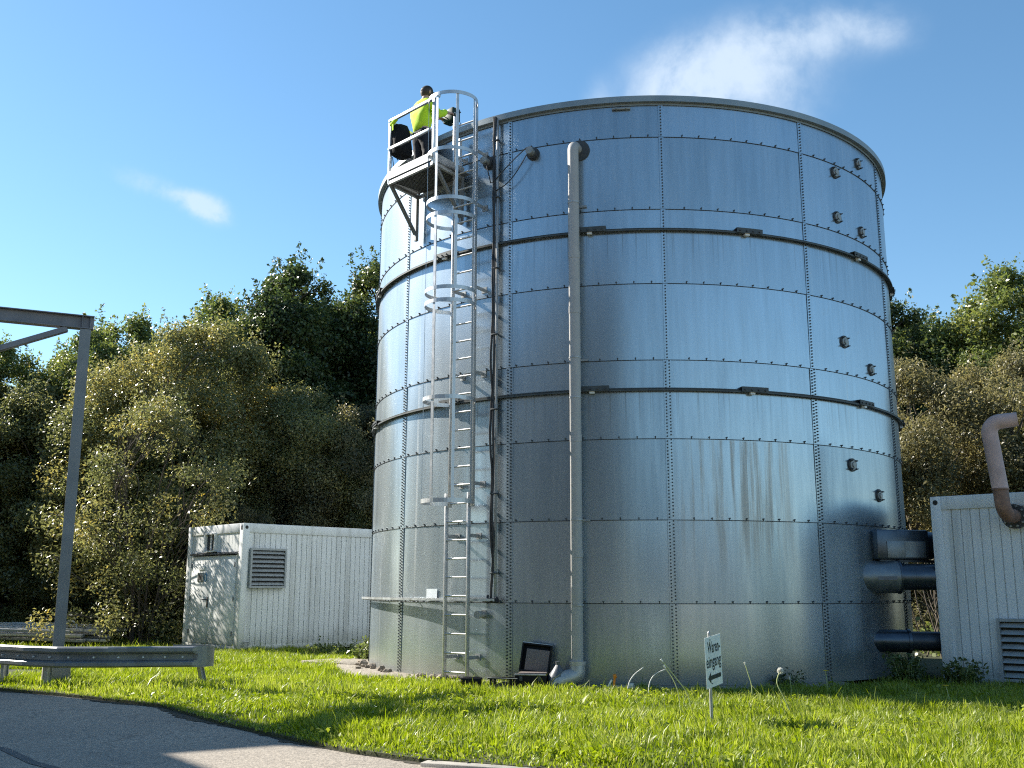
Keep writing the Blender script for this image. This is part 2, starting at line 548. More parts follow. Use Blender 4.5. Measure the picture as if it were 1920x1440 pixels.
MAT = dict(
    shell=shell_material(),
    bolt=plain('dull_bolt', (0.075, 0.083, 0.088), 0.55, 0.5, 0.25, 20),
    sealant=plain('black_sealant', (0.03, 0.033, 0.036), 0.6),
    girder=plain('weathered_galvanised_angle', (0.075, 0.085, 0.085), 0.6, 0.3, 0.3, 5),
    rim=plain('rim_angle_steel', (0.27, 0.305, 0.315), 0.5, 0.5, 0.15, 3),
    galv=plain('bright_galvanised_steel', (0.56, 0.58, 0.60), 0.42, 0.75, 0.12, 9),
    galv_dull=plain('dull_galvanised_steel', (0.40, 0.41, 0.41), 0.55, 0.6, 0.18, 5),
    alu=plain('aluminium_profile', (0.58, 0.58, 0.575), 0.42, 0.75, 0.1, 10),
    white_metal=plain('white_painted_metal', (0.78, 0.78, 0.76), 0.5, 0.0, 0.06, 8),
    grate=plain('grating_underside', (0.16, 0.165, 0.165), 0.6, 0.5, 0.3, 14),
    cable=plain('black_cable', (0.018, 0.018, 0.02), 0.5),
    pvc=plain('grey_plastic_pipe', (0.40, 0.385, 0.365), 0.5, 0.0, 0.07, 4),
    zinc_pipe=plain('spiral_duct_zinc', (0.46, 0.45, 0.43), 0.5, 0.45, 0.15, 6),
    steel_dark=plain('dark_weathered_steel', (0.06, 0.07, 0.085), 0.42, 0.55, 0.3, 5),
    duct=plain('dark_duct_cladding', (0.095, 0.115, 0.14), 0.33, 0.75, 0.2, 5),
    duct_pale=plain('pale_duct_collar', (0.22, 0.245, 0.26), 0.42, 0.6, 0.2, 6),
    flange=plain('flange_grey', (0.30, 0.31, 0.30), 0.5, 0.4, 0.2, 10),
    gasket=plain('flange_gasket_black', (0.05, 0.054, 0.057), 0.6),
    beam=plain('weathered_beam', (0.20, 0.195, 0.205), 0.55, 0.4, 0.3, 3, 0.1),
    column=plain('grey_painted_steel', (0.21, 0.215, 0.215), 0.5, 0.35, 0.2, 3),
    rail=plain('guard_rail_zinc', (0.25, 0.26, 0.265), 0.5, 0.55, 0.2, 4),
    rail_dark=plain('guard_rail_groove', (0.022, 0.022, 0.025), 0.7),
    concrete=plain('concrete', (0.36, 0.34, 0.30), 0.9, 0, 0.2, 7, 0.5),
    kerb=plain('kerb_concrete', (0.34, 0.315, 0.275), 0.9, 0, 0.18, 9, 0.5),
    stone=plain('rubble_stone', (0.25, 0.21, 0.165), 0.95, 0, 0.4, 6, 0.6),
    white=panel_paint('container_white', (0.80, 0.81, 0.80)),
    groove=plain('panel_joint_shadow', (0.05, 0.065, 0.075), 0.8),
    louvre=plain('louvre_grey', (0.36, 0.38, 0.385), 0.5, 0.1, 0.1, 8),
    black=plain('matt_black', (0.012, 0.012, 0.013), 0.6),
    glass=plain('dark_window_glass', (0.02, 0.022, 0.025), 0.08),
    case=plain('black_case_plastic', (0.010, 0.010, 0.011), 0.6, spec=0.2),
    foam=plain('grey_brown_foam', (0.19, 0.155, 0.14), 0.95, 0, 0.3, 60, 0.8),
    pink=plain('faded_pink_pipe', (0.52, 0.36, 0.32), 0.75, 0, 0.3, 3, 0.15),
    rust=plain('rusted_pipe_elbow', (0.27, 0.155, 0.11), 0.7, 0.1, 0.4, 7, 0.2),
    sign=plain('sign_white', (0.74, 0.79, 0.80), 0.45, 0, 0.05, 10),
    ink=plain('sign_lettering', (0.02, 0.035, 0.035), 0.6),
    skin=plain('skin', (0.50, 0.31, 0.24), 0.55, 0, 0.08, 12),
    hivis=plain('hi_vis_yellow_fabric', (0.55, 0.80, 0.02), 0.8, 0, 0.12, 9, 0.3),
    trouser=plain('black_work_trousers', (0.022, 0.022, 0.028), 0.85, 0, 0.3, 9),
    cap=plain('dark_cap_cloth', (0.03, 0.027, 0.022), 0.9, 0, 0.25, 14),
    hair=plain('brown_hair', (0.05, 0.033, 0.02), 0.6),
    bag=plain('black_nylon_bag', (0.012, 0.012, 0.012), 0.8, 0, 0.3, 12, 0.4, 0.2),
    device=plain('dark_green_device', (0.015, 0.038, 0.028), 0.55, spec=0.25),
    blue=plain('blue_plastic', (0.05, 0.22, 0.38), 0.5),
    orange=plain('orange_plastic', (0.75, 0.25, 0.02), 0.5),
    petal=plain('pale_seed_head', (0.78, 0.76, 0.70), 0.9),
    yellow_petal=plain('yellow_petals', (0.80, 0.55, 0.03), 0.8),
    stem=plain('pale_flower_stem', (0.45, 0.50, 0.22), 0.7),
    asphalt=asphalt_material(),
    soil=soil_material('lawn_soil', (0.028, 0.032, 0.012), (0.065, 0.072, 0.022)),
    earth=soil_material('woodland_floor', (0.02, 0.018, 0.012), (0.06, 0.052, 0.03), 3),
    gravel=soil_material('dry_gravel_edge', (0.17, 0.145, 0.115), (0.42, 0.37, 0.30), 22),
    bark=plain('bark', (0.085, 0.068, 0.05), 0.95, 0, 0.4, 9, 0.6),
    twig=plain('pale_twig', (0.11, 0.09, 0.065), 0.9, 0, 0.3, 9),
    hall=plain('dark_hall_cladding', (0.035, 0.045, 0.05), 0.7, 0, 0.2, 0.4),
    pale_hall=plain('pale_hall_render', (0.62, 0.58, 0.50), 0.85, 0, 0.1, 0.4),
    grass=leaf_material('grass_blades', [(0.0, (0.10, 0.145, 0.018)), (0.4, (0.225, 0.29, 0.038)), (0.75, (0.36, 0.41, 0.075)), (0.93, (0.43, 0.44, 0.14)), (1.0, (0.56, 0.52, 0.30))], 0.42, 0.42, 0.45),
    leaf_olive=leaf_material('olive_leaves', [(0.0, (0.11, 0.125, 0.05)), (0.45, (0.215, 0.22, 0.09)), (0.8, (0.32, 0.29, 0.11)), (1.0, (0.46, 0.35, 0.10))], 0.42, 0.36, 0.7),
    leaf_green=leaf_material('mid_green_leaves', [(0.0, (0.065, 0.092, 0.028)), (0.5, (0.145, 0.18, 0.055)), (1.0, (0.28, 0.28, 0.085))], 0.42, 0.38, 0.65),
    leaf_dark=leaf_material('dark_green_leaves', [(0.0, (0.032, 0.048, 0.018)), (0.5, (0.075, 0.105, 0.036)), (1.0, (0.19, 0.20, 0.06))], 0.38, 0.40, 0.55),
    leaf_brown=leaf_material('brown_twiggy_leaves', [(0.0, (0.10, 0.098, 0.052)), (0.5, (0.19, 0.175, 0.085)), (1.0, (0.32, 0.275, 0.12))], 0.40, 0.42, 0.55),
)

# ------------------------------------------------------------------ ground, road, lawn
m = MB()
m.add([(-400, -300, -0.14), (400, -300, -0.14), (400, 500, -0.14), (-400, 500, -0.14)], [(0, 1, 2, 3)], False)
tag(m.build('ground', MAT['earth']), kind='structure')

EDGE = [(-30, 3.0), (-14.5, -2.6), (-10.5, -4.35), (-8.25, -5.47), (-7.0, -6.05), (-5.34, -7.0), (-4.1, -8.35), (-2.89, -9.5), (-2.3, -9.98), (-1.67, -10.36),
        (-0.9, -10.60), (-0.36, -10.76), (0.5, -11.1), (1.6, -11.7), (4, -13.0), (24, -22)]
m = MB()
pts = EDGE + [(24, -60), (-60, -60), (-60, 3.0)]
m.add([(x, y, -0.035) for x, y in pts], [list(range(len(pts)))[::-1]], False)
tag(m.build('road', MAT['asphalt']), kind='structure')

# lawn: a sheet whose rim turns down to the road
rngl = np.random.default_rng(5)
lawn_in = EDGE + [(24, 9), (8, 13), (-12, 9), (-30, 9)]
m = MB()
n = len(lawn_in)
m.add([(x, y, 0.0) for x, y in lawn_in] + [(x, y - 0.03, -0.2) for x, y in lawn_in],
      [list(range(n))] + [(i, n + i, n + (i + 1) % n, (i + 1) % n) for i in range(n)], False)
tag(m.build('lawn', MAT['soil']), kind='structure')

m = MB()        # tar joint across the road
sp_ = [(-7.6, -8.6), (-6.4, -9.4), (-5.21, -10.15), (-4.6, -10.75), (-4.05, -11.15), (-3.0, -12.2)]
vs = []
for i, (x, y) in enumerate(sp_): vs += [(x - 0.025, y - 0.03, -0.0305), (x + 0.025, y + 0.03, -0.0305)]
m.add(vs, [(i * 2, i * 2 + 2, i * 2 + 3, i * 2 + 1) for i in range(len(sp_) - 1)], False)
tag(m.build('road_joint', MAT['sealant']), kind='structure')

# gravel strip round the foot of the tank
m = MB()
prof = []
seg = 120
vs = []
random.seed(3)
for i in range(seg + 1):
    a = -112 + 150 * i / seg
    ro = 4.62 + 0.34 * max(0, min(1, (-30 - a) / 22)) + 0.18 + random.uniform(-0.05, 0.05)
    vs += [pol(a, 4.4, 0.065), pol(a, ro - 0.1, 0.05), pol(a, ro, 0.004)]
fs = []
for i in range(seg):
    for k in range(2):
        fs.append((i * 3 + k, i * 3 + k + 1, i * 3 + 4 + k, i * 3 + 3 + k))
m.add(vs, fs, True)
tag(m.build('gravel_strip', MAT['gravel']), kind='structure')

# concrete slab beside the left container
m = MB()
m.box((-4.95, -0.75, 0.02), (1.3, 0.85, 0.10), (Vector((0.86, -0.5, 0)), Vector((0.5, 0.86, 0)), Vector((0, 0, 1))), 0.02)
tag(m.build('paving_slab', MAT['gravel']), kind='structure')

# dirt washed over the edge of the road
m = MB()
vs = []; fs = []
edge_pts = [Vector((x, y, 0)) for x, y in EDGE[2:11]]
EP = []
for a, b in zip(edge_pts[:-1], edge_pts[1:]):
    nn = max(2, int((b - a).length / 0.07))
    EP += [a.lerp(b, i / nn) for i in range(nn)]
for i, p in enumerate(EP):
    w = max(0.015, 0.06 + 0.05 * math.sin(i * 0.21) + 0.04 * math.sin(i * 0.077 + 1) + random.uniform(-0.035, 0.035))
    vs += [(p.x + 0.06, p.y + 0.06, -0.027), (p.x - w * 0.72, p.y - w * 0.72, -0.031)]
for i in range(len(EP) - 1): fs.append((i * 2, i * 2 + 1, i * 2 + 3, i * 2 + 2))
m.add(vs, fs, False)
tag(m.build('road_edge_dirt', MAT['earth']), kind='structure')

# ------------------------------------------------------------------ the tank
RT_ = 4.555
CH = 1.1
ZB = 0.06
SEAMS_Z = [CH * k for k in range(1, 8)]
SEAM_A = [-50.2, -21.8, 6.7, 35.1, 64.6] + [64.6 + 27.24 * k for k in range(1, 9)]

tank = empty('storage_tank', 'huge round galvanised steel tank of bolted sheets standing on the lawn', 'tank')
m = MB(); m.smooth = True
prof = [(RT_ + 0.006, ZB)]
for z in SEAMS_Z:
    prof += [(RT_ + 0.001, z - 0.0005), (RT_ + 0.007, z + 0.0005)]
prof += [(RT_ + 0.001, 8.22), (RT_ - 0.012, 8.22), (RT_ - 0.012, 0.3), (0.0, 0.3)]
m.lathe(prof, 240)
m.build('shell', MAT['shell'], tank)

for ai, a in enumerate(SEAM_A):
    m = MB()
    vis = -115 < (a if a < 180 else a - 360) < 110
    for k in range(8):
        z0 = ZB if k == 0 else CH * k + 0.004
        z1 = CH * (k + 1) - 0.004 if k < 7 else 8.19
        hw = 0.035 if z0 > 4 else 0.055
        # lap plate lying on the shell
        vs = []
        for zz in (z0, z1):
            for d, ro in ((-hw, 0.004), (-hw, 0.0125), (0, 0.0125), (hw, 0.0125), (hw, 0.004)):
                vs.append(pol(a + math.degrees(d / RT_), RT_ + ro, zz))
        m.mi = 0
        m.add(vs, [(i, i + 1, i + 6, i + 5) for i in range(4)] + [(0, 5, 6, 1), (0, 1, 2, 3, 4), (9, 8, 7, 6, 5)], False)
        if not vis: continue
        m.mi = 1
        rows = (0.0,) if z0 > 4.2 else (-0.026, 0.026)
        nb = int((z1 - z0 - 0.03) / 0.043)
        for ri, d in enumerate(rows):
            for j in range(nb):
                z = z0 + 0.03 + j * (z1 - z0 - 0.06) / max(1, nb - 1) + (0.02 if ri else 0)
                if z > z1 - 0.01: continue
                aa = a + math.degrees(d / RT_)
                m.tube([pol(aa, RT_ + 0.011, z), pol(aa, RT_ + 0.026, z)], [0.0115, 0.0105], 6, smooth=False)
    m.build('vertical_seam', [MAT['shell'], MAT['bolt']], tank)

for k, z in enumerate(SEAMS_Z):
    m = MB()
    m.mi = 0
    m.lathe([(RT_ + 0.003, z - 0.006), (RT_ + 0.0115, z - 0.004), (RT_ + 0.0115, z + 0.003), (RT_ + 0.003, z + 0.006)], 200)
    m.mi = 1
    nb = 116
    for j in range(nb):
        a = -180 + 360 * (j + 0.4) / nb
        if not -112 < a < 112: continue
        if min(abs((a - s + 180) % 360 - 180) for s in SEAM_A) < 1.0: continue
        m.tube([pol(a, RT_ + 0.002, z + 0.026), pol(a, RT_ + 0.028, z + 0.026)], [0.011, 0.010], 7, smooth=False)
        m.tube([pol(a, RT_ + 0.008, z + 0.024), pol(a, RT_ + 0.011, z - 0.002)], [0.006, 0.005], 5, smooth=False)
    m.build('horizontal_seam', [MAT['sealant'], MAT['bolt']], tank)

for z, angs in ((6.285, (-67.3, -36.6, -6.0, 22.3, 50.6, 79)), (3.975, (-66.8, -34.9, -5.9, 22.0, 49.2, 78))):
    m = MB()
    w = 0.075
    # rolled angle: horizontal leg with a flange turned up against the shell
    m.lathe([(RT_ + 0.002, z), (RT_ + w, z), (RT_ + w, z + 0.008), (RT_ + 0.016, z + 0.008), (RT_ + 0.016, z + 0.034), (RT_ + 0.002, z + 0.034)], 200)
    m.lathe([(RT_ + w - 0.004, z + 0.008), (RT_ + w, z + 0.008), (RT_ + w, z - 0.02), (RT_ + w - 0.004, z - 0.02), (RT_ + w - 0.004, z + 0.008)], 200)
    g = m.build('wind_girder', MAT['girder'], tank)
    for a in angs:
        p = MB()
        hw = math.degrees(0.20 / RT_)
        aa = [a - hw + 2 * hw * i / 8 for i in range(9)]
        p.mi = 0
        p.flatbar([pol(x, RT_ + 0.052, z + 0.055) for x in aa], [pn(x) for x in aa], 0.012, 0.085)
        p.flatbar([pol(x, RT_ + 0.09, z + 0.02) for x in aa], [pn(x) for x in aa], 0.065, 0.008)
        p.mi = 1
        for i in (1, 3, 5, 7):
            p.tube([pol(aa[i], RT_ + 0.094, z + 0.018), pol(aa[i], RT_ + 0.112, z + 0.018)], [0.013, 0.013], 6, smooth=False)
        p.mi = 2
        p.box(pol(a - 0.4, RT_ + 0.05, z - 0.022), (0.07, 0.05, 0.04), (pt(a), pn(a), Vector((0, 0, 1))))
        p.build('splice_plate', [MAT['girder'], MAT['bolt'], MAT['white_metal']], g)

m = MB()
m.lathe([(RT_ - 0.02, 8.225), (RT_ + 0.080, 8.225), (RT_ + 0.080, 8.315), (RT_ + 0.072, 8.315), (RT_ + 0.072, 8.233), (RT_ - 0.02, 8.233), (RT_ - 0.02, 8.225)], 240)
m.lathe([(RT_ + 0.012, 8.19), (RT_ + 0.02, 8.19), (RT_ + 0.02, 8.224), (RT_ + 0.012, 8.224), (RT_ + 0.012, 8.19)], 240)
m.build('top_rim', MAT['rim'], tank)

m = MB()
m.mi = 0
m.box(pol(-0.4, RT_ + 0.03, 8.145), (0.27, 0.03, 0.028), (pt(-0.4), pn(-0.4), Vector((0, 0, 1))), 0.004)
for d in (-1.3, 0.5):
    m.tube([pol(d, RT_, 8.145), pol(d, RT_ + 0.06, 8.145)], 0.012, 6)
m.build('rim_bracket', MAT['flange'], tank)

# small blind flanges on the right
for a, z in ((44.7, 7.57), (53.75, 7.92), (44.5, 6.84), (53.35, 6.77), (44.3, 4.89), (53.5, 4.575), (44.4, 3.06), (53.35, 2.66)):
    n_, t_ = pn(a), pt(a)
    m = MB()
    m.tube([pol(a, RT_ + 0.004, z), pol(a, RT_ + 0.022, z)], [0.098, 0.096], 28)
    f = m.build('blind_flange', MAT['gasket'], tank)
    m = MB()
    m.tube([pol(a, RT_ + 0.0225, z), pol(a, RT_ + 0.036, z)], [0.074, 0.072], 24)
    m.tube([pol(a, RT_ + 0.0365, z), pol(a, RT_ + 0.052, z)], [0.040, 0.038], 20)
    m.build('cover_plate', MAT['flange'], f)
    for q in range(4):
        an = TAU * (q + 0.5) / 4
        c = pol(a, RT_, z) + t_ * (0.083 * math.cos(an)) + Vector((0, 0, 0.083 * math.sin(an)))
        m = MB()
        m.tube([c + n_ * 0.02, c + n_ * 0.068], 0.0085, 6)
        m.tube([c + n_ * 0.023, c + n_ * 0.042], 0.016, 6, smooth=False)
        m.build('stud', MAT['bolt'], f)

# two capped sensor stubs under the rim and one near the foot
for a, z, r, L, tip in ((-26.45, 7.60, 0.052, 0.17, 'flange'), (-17.05, 7.60, 0.055, 0.16, 'flange')):
    m = MB()
    m.tube([pol(a, RT_, z), pol(a, RT_ + 0.03, z)], 0.098, 24)
    m.tube([pol(a, RT_ + 0.0305, z), pol(a, RT_ + 0.06, z)], 0.085, 24)
    f = m.build('sensor_stub', MAT['gasket'], tank)
    m = MB()
    m.tube([pol(a, RT_ + 0.06, z), pol(a, RT_ + L, z)], r, 20)
    m.tube([pol(a, RT_ + L, z), pol(a, RT_ + L + 0.015, z)], [r + 0.006, r], 20)
    m.build('stub_cap', MAT['flange'], f)
m = MB()
m.tube([pol(-26.9, RT_, 0.94), pol(-26.9, RT_ + 0.03, 0.94)], 0.06, 20)
f = m.build('drain_stub', MAT['flange'], tank)
m = MB()
m.tube([pol(-26.9, RT_ + 0.03, 0.94), pol(-26.9, RT_ + 0.17, 0.935)], 0.045, 18)
m.tube([pol(-26.9, RT_ + 0.13, 0.937), pol(-26.9, RT_ + 0.175, 0.935)], 0.054, 18)
m.build('drain_cap', MAT['pvc'], f)

# blank white plate
m = MB()
aa = [-41.0, -39.5, -38.0]
m.flatbar([pol(x, RT_ + 0.02, 1.20) for x in aa], [pn(x) for x in aa], 0.17, 0.006)
m.build('name_plate', MAT['sign'], tank)

# ------------------------------------------------------------------ caged ladder
ladder = empty('caged_ladder', 'tall silver ladder with safety cage fixed to the tank side', 'ladder', (0, 0, 0))
LR = RT_ + 0.25


def rail(a, z0, z1, name='side_rail', w=0.028, d=0.062):
    m = MB()
    m.box(pol(a, LR, (z0 + z1) / 2), (w, d, z1 - z0), (pt(a), pn(a), Vector((0, 0, 1))), 0.004)
    return m.build(name, MAT['alu'], ladder)


rail(-33.05, 0.06, 2.62); rail(-28.15, 0.06, 2.62)
rail(-32.3, 2.42, 8.40); rail(-27.35, 2.42, 8.52)
k = 0
z = 0.16
while z < 8.4:
    lo = z < 2.45
    a0, a1 = (-33.05, -28.15) if lo else (-32.3, -27.35)
    m = MB()
    m.tube([pol(a0, LR, z), pol(a1, LR, z)], 0.0145, 10)
    m.build('rung', MAT['alu'], ladder)
    z += 0.257 if lo else 0.262
for z in (0.36, 2.02, 2.75, 4.35, 5.62, 6.9, 7.75):
    for a in ((-33.05, -28.15) if z < 2.45 else (-32.3, -27.35)):
        m = MB()
        m.bar(pol(a, RT_ - 0.0, z), pol(a, LR, z), 0.012, 0.05, (0, 0, 1))
        m.box(pol(a, RT_ + 0.012, z), (0.09, 0.012, 0.09), (pt(a), pn(a), Vector((0, 0, 1))))
        m.build('standoff', MAT['galv_dull'], ladder)

AM = -29.82
LC = (pol(-32.3, LR, 0) + pol(-27.35, LR, 0)) / 2
NN, TT = pn(AM), pt(AM)
HR = 0.37


def cage_pt(phi, z, r=HR):
    return LC + NN * (0.30 + r * math.cos(R_(phi))) + TT * (r * math.sin(R_(phi))) + Vector((0, 0, z))


def cage_n(phi): return (NN * math.cos(R_(phi)) + TT * math.sin(R_(phi)))


def hoop(z, p0=-143, p1=143, w=0.055):
    m = MB()
    ph = [p0 + (p1 - p0) * i / 36 for i in range(37)]
    m.flatbar([cage_pt(p, z) for p in ph], [cage_n(p) for p in ph], w, 0.007)
    m.build('cage_hoop', MAT['alu'], ladder)


def cbar(phi, z0, z1):
    m = MB()
    n_ = cage_n(phi); t_ = Vector((-n_.y, n_.x, 0))
    p = cage_pt(phi, 0, HR - 0.008)
    m.box((p.x, p.y, (z0 + z1) / 2), (0.042, 0.006, z1 - z0), (t_, n_, Vector((0, 0, 1))))
    m.build('cage_bar', MAT['alu'], ladder)


hoop(8.45, -62, 143); hoop(7.58, -62, 143)
for z in (6.82, 6.59, 5.48, 5.29, 3.90): hoop(z)
hoop(2.47, w=0.06)
for phi in (-50, 0, 50, 100): cbar(phi, 6.80, 8.47)
for phi in (-100, -50, 0, 50, 100): cbar(phi, 5.46, 6.61)
for phi in (-100, -50, 0, 50, 100): cbar(phi, 2.45, 5.31)

# ------------------------------------------------------------------ access platform under the rim
platform = empty('access_platform', 'small steel platform with white toe board and railings below the tank rim', 'platform')
PZ = 7.5
pL, pT, pB, pR = Vector((-3.63, -3.85, PZ)), Vector((-2.80, -4.54, PZ)), Vector((-3.30, -3.22, PZ)), Vector((-2.46, -3.91, PZ))
tv = (pT - pL).normalized()
nv = Vector((tv.y, -tv.x, 0))           # outward
if nv.dot(pL) < 0: nv = -nv
Z = Vector((0, 0, 1))
m = MB()
m.add([pL, pT, pR, pB, pL + Z * 0.035, pT + Z * 0.035, pR + Z * 0.035, pB + Z * 0.035],
      [(0, 1, 2, 3), (7, 6, 5, 4), (0, 4, 5, 1), (1, 5, 6, 2), (2, 6, 7, 3), (3, 7, 4, 0)], False)
# bearing bars of the grating, seen as a saw edge under the toe board
for i in range(27):
    q = pL + (pT - pL) * ((i + 0.5) / 27)
    m.bar(q + nv * 0.02 - Z * 0.012, q - nv * 0.74 - Z * 0.012, 0.012, 0.024)
m.build('deck', MAT['grate'], platform)
m = MB()
m.bar(pL + nv * 0.028 + Z * 0.065, pT + nv * 0.028 + Z * 0.065, 0.006, 0.125, Z)
m.build('toe_board', MAT['white_metal'], platform)
m = MB()
m.bar(pL + Z * 0.06 - tv * 0.02, pB + Z * 0.06 - tv * 0.02, 0.006, 0.115, Z)
m.build('toe_board', MAT['galv_dull'], platform)
m = MB()
m.bar(pT + tv * 0.02 + Z * 0.06 - nv * 0.0, pR + tv * 0.02 + Z * 0.06, 0.006, 0.12, Z)
m.build('toe_board', MAT['galv_dull'], platform)
for a, b in ((pL, pB), (pT, pR), (pB - Z * 0.0, pR - Z * 0.0), (pL + nv * 0.0, pT + nv * 0.0)):
    m = MB()
    m.bar(a - Z * 0.05, b - Z * 0.05, 0.045, 0.05, Z)
    m.build('deck_beam', MAT['galv_dull'], platform)
posts = [(pL + nv * 0.0, 1.0), (pT, 1.0), (pB, 0.98)]
for q, h in posts:
    m = MB()
    m.box(q + Z * (h / 2 - 0.03), (0.045, 0.045, h + 0.06), (tv, nv, Z), 0.004)
    m.build('post', MAT['galv'], platform)
for a, b, h in ((pL, pT, 0.99), (pL, pT, 0.52), (pL, pB, 0.97), (pL, pB, 0.50)):
    m = MB()
    m.bar(a + Z * h - (b - a).normalized() * 0.03, b + Z * h + (b - a).normalized() * (0.12 if (h == 0.99) else 0.02), 0.04, 0.045, Z, 0.006)
    m.build('top_rail' if h > 0.9 else 'mid_rail', MAT['galv'], platform)
for top, out in ((pB, pL), (pR, pT)):
    foot = Vector((top.x, top.y, 6.72)) + nv * 0.03
    m = MB()
    m.box((foot + Vector((foot.x, foot.y, 7.44))) / 2, (0.055, 0.055, 0.74), (tv, nv, Z))
    m.build('hanger', MAT['column'], platform)
    m = MB()
    m.bar(foot + Z * 0.10 + nv * 0.02, out - Z * 0.06 - nv * 0.03, 0.045, 0.045, Z)
    m.build('brace', MAT['column'], platform)
m = MB()
q = pR + nv * 0.1
m.box(q + Z * 0.29 - nv * 0.02, (0.06, 0.05, 0.56), (tv, nv, Z))
m.build('rim_strut', MAT['galv'], platform)

# ------------------------------------------------------------------ downpipe and cabling on the shell
pipe = empty('downpipe', 'pale grey vertical pipe running down the front of the tank', 'pipe', (0, 0, 0))
PA = -8.85
PR = RT_ + 0.20
m = MB(); m.smooth = True
path = [pol(PA + 0.2, RT_ + 0.01, 7.57)] + bend(pol(PA + 0.2, RT_ + 0.01, 7.57), pol(PA, PR, 7.57), pol(PA, PR, 6.0), 0.11, 8) + [pol(PA, PR, 4.0), pol(PA - 0.1, PR, 0.30)]
m.tube(path, 0.079, 22)
m.build('pipe_run', MAT['pvc'], pipe)
m = MB()
m.tube([pol(-8.2, RT_, 7.55), pol(-8.2, RT_ + 0.025, 7.55)], 0.155, 30)
m.build('wall_flange', MAT['gasket'], pipe)
for z in (6.68, 4.42, 3.86, 2.2, 1.08):
    m = MB()
    m.tube([pol(PA, PR, z - 0.011), pol(PA, PR, z + 0.011)], 0.085, 22)
    if z > 1.2 and z != 3.86:
        m.bar(pol(PA, RT_, z), pol(PA, PR, z), 0.02, 0.02)
        m.bar(pol(PA + 0.6, RT_ + 0.02, z), pol(PA + 1.9, RT_ + 0.03, z), 0.02, 0.03)
    m.build('pipe_clamp', MAT['galv_dull'], pipe)
for z in (5.9, 5.1, 3.3, 1.75):
    m = MB()
    m.tube([pol(PA, PR, z - 0.05), pol(PA, PR, z + 0.05)], 0.0825, 22)
    m.build('pipe_socket', MAT['pvc'], pipe)
m = MB(); m.smooth = True
e0, e1 = pol(PA - 0.1, PR, 0.345), pol(PA - 0.1, PR + 0.02, 0.185)
d = Vector((-0.93, -0.37, -0.25)).normalized()
path = [e0] + bend(e0, e1, e1 + d * 0.4, 0.075, 6) + bend(e1, e1 + d * 0.27, e1 + d * 0.27 + Vector((-0.03, -0.02, -0.3)), 0.09, 7) + [e1 + d * 0.27 + Vector((-0.03, -0.02, -0.22))]
m.tube(path, 0.105, 20)
m.tube([path[0] + Z * 0.02, path[0] - Z * 0.03], 0.112, 20)
m.build('outlet_elbow', MAT['zinc_pipe'], pipe)

cab = empty('cable_riser', 'vertical steel rail with black cables strapped to it, right of the ladder', 'cable rail')
CA = -24.4
m = MB()
m.box(pol(CA + 0.35, RT_ + 0.075, 4.68), (0.035, 0.03, 7.1), (pt(CA), pn(CA), Z), 0.003)
m.build('rail', MAT['galv_dull'], cab)
random.seed(8)
for c, off in enumerate((-0.30, -0.08)):
    pts_ = []
    for i in range(40):
        z = 8.28 - i * (8.28 - 1.14) / 39
        wob = math.sin(i * 0.9 + c * 2) * 0.12 + random.uniform(-0.08, 0.08)
        if 14 < i < 34 and c == 0: wob -= 0.30 * math.sin((i - 14) / 20 * math.pi)
        pts_.append(pol(CA + off + wob, RT_ + 0.095 + 0.012 * math.sin(i), z))
    m = MB()
    m.tube(pts_, 0.017, 8)
    m.build('cable', MAT['cable'], cab)
for a, z in ((-17.05, 7.66), (-17.05, 7.55)):
    s0 = pol(a - 0.6, RT_ + 0.12, z); s1 = pol(CA + 0.2, RT_ + 0.08, z - (0.38 if z > 7.6 else 0.45))
    pts_ = [s0.lerp(s1, i / 10) + Z * (-0.10 * math.sin(i / 10 * math.pi) * (1 if z < 7.6 else -0.2)) + pn(-20) * 0.02 for i in range(11)]
    m = MB(); m.tube(pts_, 0.0085, 6)
    m.build('cable', MAT['cable'], cab)
m = MB()
s0 = pol(-26.2, RT_ + 0.13, 7.58); s1 = pol(CA - 0.2, RT_ + 0.1, 7.25)
m.tube([s0, s0 + pt(-26) * 0.03 - Z * 0.12, s0.lerp(s1, 0.6) - Z * 0.15, s1], 0.0085, 6)
m.build('cable', MAT['cable'], cab)
for z in (7.9, 7.0, 5.9, 4.9, 3.8, 2.6, 1.5):
    m = MB()
    m.box(pol(CA + 0.1, RT_ + 0.09, z), (0.11, 0.05, 0.02), (pt(CA), pn(CA), Z), 0.004)
    m.bar(pol(CA + 0.35, RT_, z), pol(CA + 0.35, RT_ + 0.07, z), 0.02, 0.02)
    m.build('strap', MAT['bolt'], cab)
m = MB()
m.box(pol(CA, RT_ + 0.10, 1.13), (0.17, 0.08, 0.07), (pt(CA), pn(CA), Z), 0.015)
m.tube([pol(CA - 0.8, RT_ + 0.12, 1.20), pol(CA - 0.6, RT_ + 0.15, 1.10), pol(CA + 0.4, RT_ + 0.15, 1.12), pol(CA + 0.9, RT_ + 0.09, 1.17)], 0.018, 8)
m.build('junction', MAT['cable'], cab)

tray = empty('cable_tray', 'thin horizontal cable tray running round the tank behind the ladder', 'cable tray')
aa = [-23.6 - i * 1.2 for i in range(46)]
m = MB()
m.flatbar([pol(x, RT_ + 0.11, 1.125) for x in aa], [pn(x) for x in aa], 0.010, 0.10)
m.flatbar([pol(x, RT_ + 0.158, 1.14) for x in aa], [pn(x) for x in aa], 0.030, 0.006)
m.build('tray_channel', MAT['galv'], tray)
m = MB()
m.tube([pol(x, RT_ + 0.10, 1.145) for x in aa], 0.013, 6)
m.build('cable', MAT['cable'], tray)
for x in range(-74, -23, 6):
    m = MB()
    m.bar(pol(x, RT_, 1.113), pol(x, RT_ + 0.15, 1.113), 0.02, 0.012)
    m.build('bracket', MAT['galv_dull'], tray)

